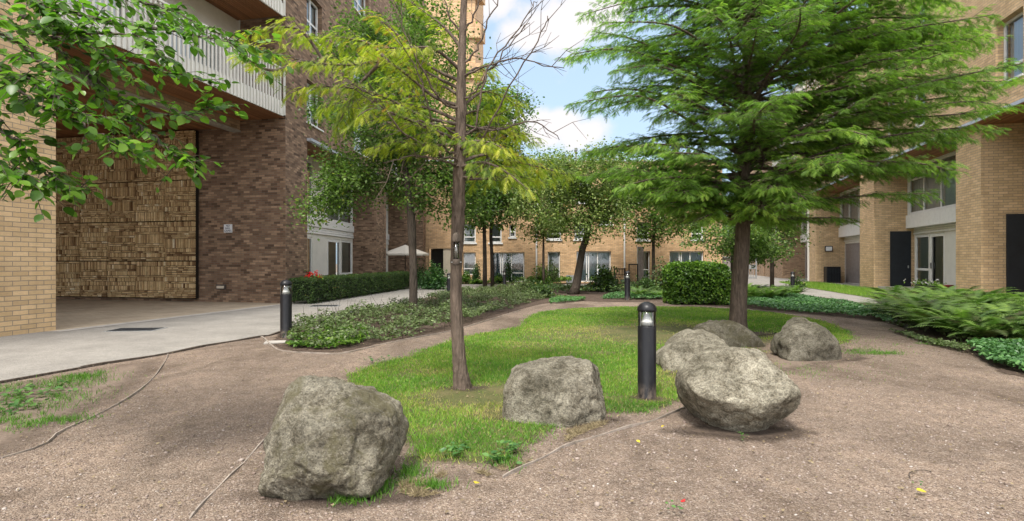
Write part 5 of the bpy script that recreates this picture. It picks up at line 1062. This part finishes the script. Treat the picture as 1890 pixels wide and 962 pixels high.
h = (.020 + .024 * n2_) * rng.uniform(.6, 1.35, len(q)) * (1 - worn * .45) * (1 - .25 * farg); wd = rng.uniform(.0032, .0055, len(q)) * np.clip(y / 5, .9, 2.6)
stuff(blades('lawn_grass', q, h, wd, var, 'grass', lean=.45), 'short green lawn grass with yellowed and bare patches', 'grass')
# straw and stray tufts on bare ground
ps_ = wob([(745, 890), (860, 866), (930, 866), (1010, 830), (1050, 800), (1120, 782), (1060, 815), (930, 876), (830, 915), (760, 925)])
q = sample_poly([(p.x, p.y) for p in ps_], 9000); k = fnoise(q[:, 0], q[:, 1], 4) > .47; q = q[k]
stuff(blades('dry_grass', q, rng.uniform(.015, .045, len(q)), rng.uniform(.002, .004, len(q)), rng.uniform(0, 1, len(q)), 'straw', lean=1.9, z=.024), 'pale dry straw scattered along the worn lawn edge', 'grass')
def tufts(name, spec, label, hh=.045, mat='grass', n=700):
    Q = []
    for (px, py, rx, ry) in spec:
        c = G(px, py); Q.append(np.column_stack([rng.normal(c.x, rx, n), rng.normal(c.y, ry, n)]))
    q = np.vstack(Q); q = q[fnoise(q[:, 0], q[:, 1], 5) > .42]; stuff(blades(name, q, hh * rng.uniform(.5, 1.3, len(q)), rng.uniform(.003, .005, len(q)), rng.uniform(-.1, .5, len(q)), mat, z=.02), label, 'grass')
tufts('grass_tufts', [(30, 770, .25, .16), (90, 740, .30, .16), (140, 708, .20, .18), (60, 720, .3, .12), (20, 740, .3, .14), (90, 780, .16, .08), (160, 698, .12, .12), (0, 790, .2, .1)], 'patchy green grass on bare earth at far left', .045, n=700)
tufts('grass_tufts', [(700, 905, .08, .05), (680, 915, .05, .05), (760, 880, .05, .05), (800, 905, .06, .03), (935, 860, .05, .05), (640, 930, .08, .04)], 'small green tufts growing at the foot of the largest boulder', .05, n=260)
tufts('grass_tufts', [(1470, 650, .8, .35), (1560, 650, .3, .12), (1620, 655, .2, .08), (1420, 690, .6, .2), (1730, 640, .3, .1), (1760, 640, .3, .1), (1500, 630, .7, .4)], 'thin shaded grass on bare earth round the lone dark boulder', .03, n=900)
def low_weeds(spots, label):
    P_, D_, U_, S_, T_ = [], [], [], [], []
    for (px, py, n, r, s) in spots:
        c = G(px, py)
        for i in range(n):
            a = random.uniform(0, 6.28); P_.append((c.x + random.gauss(0, r), c.y + random.gauss(0, r * .8), .03 + random.uniform(0, .05))); D_.append((math.cos(a), math.sin(a), random.uniform(-.1, .6))); U_.append((random.gauss(0, .3), random.gauss(0, .3), 1)); S_.append(s * random.uniform(.6, 1.2)); T_.append(random.uniform(.5, 1))
    stuff(mesh_inst('weeds', *OVAL, np.array(P_), basis(np.array(D_), np.array(U_)), np.array(S_), np.array(T_), M['leaf_ivy']), label, 'weeds')
low_weeds([(945, 840, 40, .04, .04), (920, 862, 36, .04, .045), (838, 850, 22, .03, .045), (1372, 818, 8, .015, .03), (855, 838, 12, .03, .04), (40, 742, 60, .16, .06), (80, 728, 50, .16, .06), (20, 765, 40, .1, .06), (700, 672, 40, .10, .045), (660, 918, 14, .04, .03), (1240, 955, 8, .02, .025), (1690, 912, 5, .02, .02)], 'small broad leaved weeds dotted over lawn edge and gravel')
# ------------------------------------------------------------------ loose stones on the gravel
def pebbles(n, rng_y, size, name, label):
    v, f = [], []
    bm = bmesh.new(); bmesh.ops.create_icosphere(bm, subdivisions=1, radius=.5); tv = [tuple(q.co) for q in bm.verts]; tf = [tuple(w_.index for w_ in g.verts) for g in bm.faces]; bm.free()
    q = np.column_stack([rng.uniform(-6.5, 7.5, n), rng.uniform(*rng_y, n)]); keep = inpoly([(p.x, p.y) for p in garden], q[:, 0], q[:, 1]) & ~inpoly([(p.x, p.y) for p in bed], q[:, 0], q[:, 1]) & ~inpoly(LP, q[:, 0], q[:, 1]) & (np.abs(q[:, 0]) < q[:, 1] * .98 + .3) & (rng.uniform(0, 1, n) < np.clip(2.2 / q[:, 1], 0, 1) ** 1.1) & (fnoise(q[:, 0], q[:, 1], 2) > .33)
    q = q[keep]; N = len(q); s = size * rng.lognormal(0, .45, N); sc = np.column_stack([s, s * rng.uniform(.6, 1, N), s * rng.uniform(.35, .6, N)])
    pos = np.column_stack([q, .011 + sc[:, 2] * .15]); stuff(mesh_inst(name, tv, tf, pos, basis(rnd(N) * [1, 1, .1], rnd(N, .2) + [0, 0, 1]), sc, rng.beta(2, 2.4, N), M['pebble']), label, 'gravel')
pebbles(190000, (1.9, 9), .0085, 'loose_stones', 'fine loose stones strewn over the brown gravel')
pebbles(420, (2.0, 9), .018, 'loose_stones', 'scattered larger pale stones on the gravel')
def litter():
    N = 6000; q = np.column_stack([rng.uniform(-5, 7, N), rng.uniform(2.3, 9, N)]); k = inpoly([(p.x, p.y) for p in garden], q[:, 0], q[:, 1]); q = q[k]; N = len(q)
    stuff(mesh_inst('leaf_litter', *LEAF4, np.column_stack([q, np.full(N, .026)]), basis(rnd(N) * [1, 1, .15], rnd(N, .25) + [0, 0, 1]), rng.uniform(.010, .028, N), rng.uniform(0, .55, N), M['straw']), 'tiny brown dead leaves and twigs on the ground', 'litter')
litter()
for i, (px, py, s, lb) in enumerate([(1691, 918, .055, 'yellow fallen leaf on gravel at lower right'), (876, 906, .05, 'yellow fallen leaf on the straw in front of the lawn'), (786, 744, .05, 'yellow fallen leaf on grass left of the yellowing tree'), (1226, 795, .035, 'small yellow leaf on gravel in front of the nearest bollard'), (1175, 823, .035, 'small yellow leaf on gravel left of the pale pointed boulder')]):
    g = G(px, py) + Vector((0, 0, .03)); o = MB().add([Vector(BIG[0][j]) * s + Vector((0, 0, .01)) for j in range(len(BIG[0]))], BIG[1]).build('fallen_leaf', M['leaf_fallen'], loc=(0, 0, 0), recalc=False); o.location = g; o.rotation_euler = (.2, .1, i * 1.3); setp(o, lb, 'leaf', 'fallen yellow leaves')
g = G(1257, 931); o = MB().add([(0, 0, .012), (.022, .004, .014), (.026, .016, .022), (.004, .018, .012)], [(0, 1, 2, 3)]).build('petal', M['petal_red'], loc=(0, 0, 0)); o.location = g; setp(o, 'tiny red petal lying on gravel at the bottom of the view', 'petal')
g = G(1680, 888); mb = MB(); mb.tube(smooth_poly([g + Vector((-.0, 0, .016)), g + Vector((.03, .05, .022)), g + Vector((.08, .09, .02)), g + Vector((.15, .105, .022)), g + Vector((.2, .10, .016))], False, 5), .0022, 5); setp(mb.build('fallen_twig', M['bark_dark'], loc=g), 'thin curved twig lying on gravel at right', 'twig')
# ------------------------------------------------------------------ hedges and shrubs
def hedge(name, label, cx, cy, rz, L_, W_, H_, n, size, leaf, parent_loc, wobble=.05, round_=.12, group=None, tmpl=OVAL, top_bright=.12, gap=.02):
    t = thing(name, label, 'hedge', parent_loc, group); c, s = math.cos(rz), math.sin(rz)
    mb = MB(); q = .13; Mx = Matrix.Translation((cx, cy, 0)) @ Matrix.Rotation(rz, 4, 'Z'); mb.box(-L_ / 2 + q, L_ / 2 - q, -W_ / 2 + q, W_ / 2 - q, .10, H_ - q, Mx); mb.build('core', M['core'], t)
    # points over the faces weighted by area
    Ar = np.array([L_ * W_ * 1.3, L_ * H_, L_ * H_, W_ * H_, W_ * H_]); pick = rng.choice(5, n, p=Ar / Ar.sum()); u = rng.uniform(-1, 1, n); v = rng.uniform(-1, 1, n); p = np.zeros((n, 3)); nn = np.zeros((n, 3))
    hz = H_ / 2; f = pick == 0; p[f] = np.column_stack([u[f] * L_ / 2, v[f] * W_ / 2, np.full(f.sum(), H_)]); nn[f] = (0, 0, 1)
    for k, sg in ((1, -1), (2, 1)): f = pick == k; p[f] = np.column_stack([u[f] * L_ / 2, np.full(f.sum(), sg * W_ / 2), hz + v[f] * hz]); nn[f] = (0, sg, 0)
    for k, sg in ((3, -1), (4, 1)): f = pick == k; p[f] = np.column_stack([np.full(f.sum(), sg * L_ / 2), u[f] * W_ / 2, hz + v[f] * hz]); nn[f] = (sg, 0, 0)
    # round the edges
    inner = np.column_stack([np.clip(p[:, 0], -L_ / 2 + round_, L_ / 2 - round_), np.clip(p[:, 1], -W_ / 2 + round_, W_ / 2 - round_), np.clip(p[:, 2], round_ * .3, H_ - round_)]); dv = p - inner; ln = np.linalg.norm(dv, axis=1, keepdims=True); p = inner + dv / np.maximum(ln, 1e-6) * np.minimum(ln, round_)
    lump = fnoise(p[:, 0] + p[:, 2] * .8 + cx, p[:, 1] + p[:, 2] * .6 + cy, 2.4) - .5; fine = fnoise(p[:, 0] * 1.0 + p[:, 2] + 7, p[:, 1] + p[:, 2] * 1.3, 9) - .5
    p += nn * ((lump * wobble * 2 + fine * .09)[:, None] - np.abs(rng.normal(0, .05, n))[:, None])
    kk = (p[:, 2] > .09) | (rng.uniform(0, 1, n) < .25); p, nn, lump, fine = p[kk], nn[kk], lump[kk], fine[kk]; n = len(p)
    P_ = np.column_stack([p[:, 0] * c - p[:, 1] * s + cx, p[:, 0] * s + p[:, 1] * c + cy, np.maximum(p[:, 2], .02)]); NN = np.column_stack([nn[:, 0] * c - nn[:, 1] * s, nn[:, 0] * s + nn[:, 1] * c, nn[:, 2]])
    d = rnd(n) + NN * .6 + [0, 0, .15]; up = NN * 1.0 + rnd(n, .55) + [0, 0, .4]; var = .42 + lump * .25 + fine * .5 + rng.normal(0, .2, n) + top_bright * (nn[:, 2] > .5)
    mesh_inst('foliage', *tmpl, P_, basis(d, up), size * rng.uniform(.6, 1.3, n), var, M[leaf], t, off=world_off(t))
    return t
a, b = G(578, 562), G(770, 531); ang = math.atan2(b.y - a.y, b.x - a.x); Lh = (b - a).length; nv = Vector((-math.sin(ang), math.cos(ang), 0)) * .42; c = (a + b) / 2 + nv
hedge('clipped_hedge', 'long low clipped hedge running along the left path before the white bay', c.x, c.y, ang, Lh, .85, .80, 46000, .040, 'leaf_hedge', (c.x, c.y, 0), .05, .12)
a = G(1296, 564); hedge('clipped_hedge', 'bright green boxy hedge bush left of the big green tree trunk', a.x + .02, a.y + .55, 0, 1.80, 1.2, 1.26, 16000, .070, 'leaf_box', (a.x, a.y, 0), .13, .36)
def shrub(name, label, px, py, Y, r, h, n, size, leaf, group='shrubs before the terrace', shape='dome', stems=6, zlo=.05, tmpl=OVAL):
    x_ = (px - CX) / F * Y; t = thing(name, label, 'shrub', (x_, Y, 0), group); g_ = random.Random(int(px) * 3 + 1); pts = []; tn = []; dr = []
    ns = max(26, n // 26)
    for k in range(ns):
        a_ = g_.uniform(0, 6.28); e = g_.uniform(.15, 1.5) if shape == 'dome' else g_.uniform(.9, 1.55); L1 = g_.uniform(.55, 1.12); d_ = Vector((math.cos(a_) * math.cos(e) * r, math.sin(a_) * math.cos(e) * r, math.sin(e) * h)) * L1; tone_ = g_.gauss(.48, .16)
        m_ = max(6, int(n / ns)); 
        for q_ in range(m_):
            f = g_.uniform(.3, 1.0) if shape == 'dome' else g_.uniform(.05, 1.0); p_ = d_ * f; p_.z -= .10 * h * f * f * math.cos(e); w2 = .07 + .07 * (1 - f); pts.append((p_.x + g_.gauss(0, w2), p_.y + g_.gauss(0, w2), max(.02, p_.z + g_.gauss(0, w2 * .7)))); tn.append(tone_ + g_.gauss(0, .14) + .12 * (f - .6)); dr.append(tuple(d_.normalized()))
    p = np.array(pts); nn = np.array(dr); 
    mesh_inst('foliage', *tmpl, p, basis(rnd(len(p)) + nn * .8 + [0, 0, .1], nn * .5 + rnd(len(p), .5) + [0, 0, .7]), size * .9 * rng.uniform(.6, 1.3, len(p)), np.array(tn), M[leaf], t)
    mb = MB(); random.seed(int(px))
    for i in range(stems): a_ = random.uniform(0, 6.28); e = Vector((math.cos(a_) * r * .6, math.sin(a_) * r * .6, h * random.uniform(.5, .85))); mb.tube([(0, 0, 0), e * .5 + Vector((0, 0, h * .12)), e], [.018, .012, .005], 5)
    mb.build('stems', M['bark_dark'], t, world=False); return t
for a in [('ivy_bush', 'mound of pale variegated ivy at far end of the long hedge', 800, 0, 25.5, 1.0, 1.22, 3600, .10, 'leaf_ivy'),
          ('shrub', 'small pointed dark evergreen before the left terrace window', 879, 0, 31.6, .42, 1.25, 1500, .08, 'leaf_ivy', 'shrubs before the terrace', 'cone'),
          ('shrub', 'low leafy bush beside the passage door of the terrace', 860, 0, 31.8, .55, .7, 900, .10, 'leaf_box'),
          ('shrub', 'green bush between window bays right of the slim pair of trees', 922, 0, 31.8, .7, .6, 900, .10, 'leaf_ivy'),
          ('shrub', 'tangled pale green shrub around the first white downpipe', 1000, 0, 30.0, 1.0, 1.15, 1700, .10, 'leaf_box'),
          ('shrub', 'dark red tinged shrub before the narrow terrace window', 1020, 0, 31.3, .8, 1.4, 1200, .10, 'leaf_bed'),
          ('shrub', 'wide dark glossy shrub right of the leaning tree', 1118, 0, 23.6, 1.0, 1.15, 2400, .13, 'leaf_hedge'),
          ('shrub', 'dark spreading shrub just right of the bollard behind the lawn', 1192, 0, 21.0, .85, .75, 2200, .10, 'leaf_hedge'),
          ('shrub', 'tall loose shrub with upright shoots at foot of a slim tree', 1222, 0, 24.0, .65, 1.5, 1200, .09, 'leaf_bed'),
          ('shrub', 'low rounded bush in far bed left of the leaning tree', 965, 0, 21.0, .9, .62, 2200, .08, 'leaf_bed'),
          ('shrub', 'dense dark bush in the flower bed behind the gravel bend', 1000, 0, 19.2, .8, .55, 2000, .08, 'leaf_hedge'),
          ('shrub', 'leafy climber at left edge of the first patterned window', 940, 0, 32.3, .25, 1.9, 700, .09, 'leaf_ivy'),
          ('shrub', 'slender shrub growing around the right path bollard', 1470, 0, 23.2, .42, 1.0, 500, .09, 'leaf_hedge'),
          ('shrub', 'bushy plant with yellow green leaves before the bin store', 1320, 0, 30, .9, 1.7, 1400, .12, 'leaf_box'),
          ('shrub', 'leafy bush on patio below the canvas parasol', 775, 0, 29.5, .7, 1.5, 1100, .11, 'leaf_ivy')]:
    shrub(*a)
# red flowers at the hedge end
t = thing('red_geranium', 'red flowering geranium at near end of the long hedge by the brick corner', 'flower', (-6.25, 17.2, 0)); N = 240
c0 = np.array(P(577, 517, 17.2)); p = c0 + rng.normal(0, 1, (N, 3)) * [.16, .1, .14]; mesh_inst('foliage', *OVAL, p - [0, 0, .1], basis(rnd(N), rnd(N, .4) + [0, 0, 1]), rng.uniform(.06, .1, N), rng.uniform(.3, 1, N), M['leaf_box'], t, off=world_off(t))
N = 130; cc = np.array([P(572, 507, 17.1), P(590, 513, 17.1), P(583, 505, 17.2), P(568, 512, 17.0)]); p = cc[rng.integers(0, 4, N)] + rng.normal(0, .045, (N, 3)); mesh_inst('petals', *OVAL, p, basis(rnd(N), rnd(N)), rng.uniform(.05, .07, N), rng.uniform(0, 1, N), M['petal_red'], t, off=world_off(t))
MB().tube([(-6.25, 17.2, 0), (-6.3, 17.2, .7)], .012, 5).build('stem', M['bark_dark'], t)
# ------------------------------------------------------------------ planting beds
def cover_leaves(name, poly_px, n, zr, size, leaf, label, tone=.45, patch=2.0, thr=.0, tmpl=OVAL, poly=None, hn=1.2, lean=.5):
    pl = poly or [G(*p) for p in poly_px]; q = sample_poly([(p.x, p.y) for p in pl], n); cl = fnoise(q[:, 0] + 3, q[:, 1] + 8, patch); k = cl > thr; q, cl = q[k], cl[k]; N = len(q)
    hh = zr[0] + (zr[1] - zr[0]) * np.clip((fnoise(q[:, 0], q[:, 1], hn) - .25) * 1.8, 0, 1); z = hh * rng.uniform(.35, 1.0, N) ** .6 + .02
    d = rnd(N); d[:, 2] = d[:, 2] * .3 - .1; up = rnd(N, lean) + [0, -.15, 1]
    return stuff(mesh_inst(name, *tmpl, np.column_stack([q, z]), basis(d, up), size * rng.uniform(.55, 1.3, N), tone + (cl - .5) * .7 + rng.normal(0, .2, N), M[leaf]), label, 'plants')
cover_leaves('bed_planting', [(522, 638), (535, 615), (560, 602), (640, 588), (700, 575), (760, 561), (820, 548), (870, 539), (930, 535), (990, 537), (1010, 552), (960, 566), (900, 588), (830, 608), (760, 624), (700, 634), (650, 646), (590, 649), (545, 647)], 52000, (.03, .38), .050, 'leaf_bed', 'mixed leafy roses and perennials filling the left flower bed', .42, 1.9, .38, hn=2.2)
cover_leaves('bed_planting', [(525, 640), (540, 622), (580, 610), (640, 612), (680, 628), (650, 643), (590, 648), (545, 647)], 5200, (.05, .26), .05, 'leaf_box', 'bright feathery green plants at the near tip of the flower bed', .55, 3, .30)
cover_leaves('bed_planting', [(1010, 532), (1240, 532), (1340, 536), (1345, 550), (1240, 548), (1160, 546), (1060, 544), (1020, 540)], 14000, (.08, .38), .085, 'leaf_hedge', 'dark low planting across the far bed beyond the lawn', .5, 1.2, .42)
cover_leaves('groundcover', [(1185, 545), (1235, 545), (1245, 554), (1190, 555), (1110, 553), (1120, 546)], 4200, (.04, .16), .06, 'leaf_ground', 'low green groundcover round the bollard behind the lawn', .55)
cover_leaves('groundcover', [(1015, 556), (1035, 550), (1075, 550), (1080, 556), (1040, 561), (1015, 562)], 3000, (.04, .14), .06, 'leaf_ground', 'small patch of pale groundcover at the gravel bend', .75)
cover_leaves('groundcover', [(1390, 556), (1400, 549), (1440, 548), (1480, 551), (1560, 562), (1630, 574), (1650, 600), (1600, 590), (1500, 581), (1400, 572), (1330, 563), (1330, 555)], 26000, (.06, .20), .055, 'leaf_ground', 'low glossy groundcover carpet left of the ferns', .5, 1.6)
cover_leaves('groundcover', [(1785, 645), (1830, 645), (1960, 640), (1990, 720), (1890, 694), (1830, 678)], 9000, (.05, .16), .050, 'leaf_ground', 'heart shaped low groundcover at right edge below the ferns', .55, 2, tmpl=OVAL)
cover_leaves('groundcover', [(1640, 612), (1700, 626), (1780, 645), (1790, 655), (1720, 640), (1660, 620)], 1500, (.02, .08), .04, 'leaf_bed', 'thin leaf litter plants under the ferns', .4)
q = sample_poly([(p.x, p.y) for p in [fC(1, -.1, 0), fC(17, -.1, 0), fC(17, -2.3, 0), fC(9, -2.6, 0), fC(1, -2.6, 0)]], 26000)
rag_sheet('verge', [fC(.5, -.02, 0), fC(17.2, -.02, 0), fC(17.2, -2.3, 0), fC(9, -2.7, 0), fC(.5, -2.7, 0)], .014, M['turf'])
stuff(blades('verge_grass', q, rng.uniform(.05, .16, len(q)), rng.uniform(.008, .014, len(q)), rng.uniform(.25, .85, len(q)), 'grass', BLADE1, lean=.6), 'rough green grass verge along the right building', 'grass')
rag_sheet('verge', [V2(-5.2, 31.0), V2(12.6, 31.0), V2(12.6, 32.95), V2(-5.2, 32.95)], .014, M['soil'])
cover_leaves('bed_planting', None, 9000, (.05, .45), .11, 'leaf_box', 'mixed low green planting against the terrace wall', .5, 1.0, .48, poly=[V2(-5, 31.1), V2(6, 31.1), V2(6, 32.8), V2(-5, 32.8)])
cover_leaves('bed_planting', None, 3500, (.05, .3), .09, 'leaf_bed', 'sparse pale planting in front of the right terrace windows', .7, 1.0, .5, poly=[V2(6, 31.1), V2(12.4, 31.1), V2(12.4, 32.8), V2(6, 32.8)])
# bare twiggy shrub stems and pale rose leaves in the bed
mb = MB(); random.seed(77)
for i in range(170):
    g = G(random.uniform(560, 960), random.uniform(545, 630)); 
    if not inpoly([(p.x, p.y) for p in bed], np.array([g.x]), np.array([g.y]))[0]: continue
    e = g + Vector((random.gauss(0, .12), random.gauss(0, .12), random.uniform(.2, .6))); mb.tube([g, g.lerp(e, .5) + Vector((random.gauss(0, .03), 0, 0)), e], [.005, .004, .002], 4, cap=False)
stuff(mb.build('bed_stems', M['bark_dark'], None, recalc=False), 'thin woody rose stems standing among the bed plants', 'stems')
for i, (px, py, Y, lb) in enumerate([(584, 605, 9.4, 'white rose bloom low at the near tip of the flower bed'), (668, 603, 10.2, 'white rose bloom in the middle of the flower bed'), (606, 580, 11.2, 'small white bloom near the tarmac side of the bed')]):
    c = P(px, py, Y); N = 26; o = mesh_inst('rose_bloom', *OVAL, rng.normal(0, .016, (N, 3)), basis(rnd(N), rnd(N) + [0, 0, .5]), rng.uniform(.03, .045, N), rng.uniform(0, 1, N), M['petal']); o.location = c; setp(o, lb, 'flower', 'white roses in the bed')
# flowers in trough
N = 160; p = np.array(tr.location) + rng.normal(0, 1, (N, 3)) * [.12, .45, .05] + [0, 0, .42]; t_ = thing('potted_flowers', 'pale pink and green flowers growing in the black trough', 'flower', tr.location)
mesh_inst('foliage', *OVAL, p, basis(rnd(N), rnd(N, .5) + [0, 0, 1]), rng.uniform(.07, .12, N), rng.uniform(.4, 1, N), M['leaf_box'], t_, off=world_off(t_)); p = p[:70] + [0, 0, .07]; mesh_inst('petals', *OVAL, p, basis(rnd(70), rnd(70)), rng.uniform(.05, .08, 70), rng.uniform(0, 1, 70), M['petal'], t_, off=world_off(t_))
# ------------------------------------------------------------------ ferns
def frond_arrays(n_fr, L_, seed):
    g = random.Random(seed); V = []; Fc = []; T = []
    for k in range(n_fr):
        a = k / n_fr * 6.283 + g.uniform(-.3, .3); l = L_ * g.uniform(.7, 1.1); inc = g.uniform(1.05, 1.4) if k % 2 else g.uniform(.75, 1.1); tone = g.uniform(.1, .7) if g.random() > .12 else g.uniform(0, .12)
        pts = []; p = Vector((0, 0, .02)); steps = 15; th = inc
        for i in range(steps + 1):
            pts.append(p.copy()); d = Vector((math.cos(a) * math.cos(th), math.sin(a) * math.cos(th), math.sin(th))); p = p + d * l / steps; th -= (inc + .35) / steps * (1.0)
        side = Vector((-math.sin(a), math.cos(a), 0))
        for i in range(1, steps + 1):
            for sub in (0, .5):
                f = (i - sub) / steps
                if f < .12: continue
                q = pts[i].lerp(pts[i - 1], sub); dr = (pts[i] - pts[i - 1]).normalized(); w_ = l * .19 * (min(1, f * 3.2)) * (1 - f) ** .62 + .006; up = side.cross(dr)
                for sg in (1, -1):
                    b_ = len(V); e = q + side * sg * w_ + dr * w_ * .30 - up * w_ * g.uniform(.0, .25) * (1 if up.z > 0 else -1); hw = l / steps * .26
                    V += [q - dr * hw, q + dr * hw, e]; Fc.append((b_, b_ + 1, b_ + 2) if sg < 0 else (b_ + 1, b_, b_ + 2)); T.append(tone + g.uniform(-.1, .1) + .12 * f)
        for i in range(steps):
            b_ = len(V); V += [pts[i] + side * .004, pts[i] - side * .004, pts[i + 1]]; Fc.append((b_, b_ + 1, b_ + 2)); T.append(.05)
    return np.array([tuple(v) for v in V]), np.array(Fc), np.array(T)
protos = []
for s_ in range(4):
    V_, F_, T_ = frond_arrays(20 if s_ < 3 else 14, 1.0, 100 + s_); o = mesh_raw('fern', V_, F_, T_, M['leaf_fern']); protos.append(o)
random.seed(5)
poly = [(p.x, p.y) for p in [G(*p) for p in [(1632, 592), (1625, 566), (1680, 560), (1760, 562), (1830, 566), (1900, 575), (1990, 590), (1990, 640), (1890, 640), (1800, 636), (1730, 622), (1680, 606)]]]
ps = []
tries = 0
while len(ps) < 74 and tries < 6000:
    tries += 1; q = sample_poly(poly, 1)[0]
    if all((q[0] - r_[0]) ** 2 + (q[1] - r_[1]) ** 2 > .42 ** 2 for r_ in ps): ps.append(tuple(q))
far = [G(px, py) for px, py in [(1390, 556), (1405, 550), (1425, 547), (1440, 552), (1420, 556), (1455, 548), (1400, 545), (1380, 549), (1370, 557), (1352, 560), (1320, 561), (1440, 545), (1470, 549)]]
mid = [G(px, py) for px, py in [(1180, 552), (1215, 552), (1235, 550), (1255, 551)]]
def place(q, sc, label, group):
    i = len([1 for o in bpy.data.objects if o.name.startswith('fern')]); pr = random.choice(protos); c = pr.copy(); S.collection.objects.link(c); c.location = (q[0], q[1], .01); c.rotation_euler = (random.uniform(-.12, .12), random.uniform(-.12, .12), random.uniform(0, 6.28)); c.scale = (sc, sc, sc * random.uniform(.8, 1.05)); setp(c, label, 'fern', group)
ys = sorted(q_[1] for q_ in ps)
for q in ps:
    sc_ = random.uniform(.85, 1.2); row = 'front row' if q[1] < ys[len(ys) // 3] else ('middle row' if q[1] < ys[2 * len(ys) // 3] else 'back row')
    u_ = q[0] / q[1]; side = 'left end' if u_ < .76 else ('centre' if u_ < .86 else 'right end'); size = 'tall' if sc_ > 1.05 else ('small' if sc_ < .95 else 'medium')
    place(q, sc_, '%s arching fern in the %s of the right fern bed, %s' % (size, row, side), 'ferns in the right bed')
for q in far: place(q, random.uniform(.8, 1.0), 'dark low fern behind the trunk of the big green tree', 'ferns behind the big tree')
for q in mid: place(q, random.uniform(.7, .9), 'small fern in the far bed left of the boxy hedge', 'ferns in the far bed')
for o in protos: bpy.data.objects.remove(o)
# second bed strip of taller dark undergrowth beneath the ferns
cover_leaves('undergrowth', [(1640, 600), (1630, 575), (1760, 565), (1900, 575), (1990, 600), (1990, 645), (1890, 645), (1800, 640), (1730, 626)], 9000, (.04, .18), .06, 'leaf_bed', 'dark undergrowth beneath the ferns at right', .3)
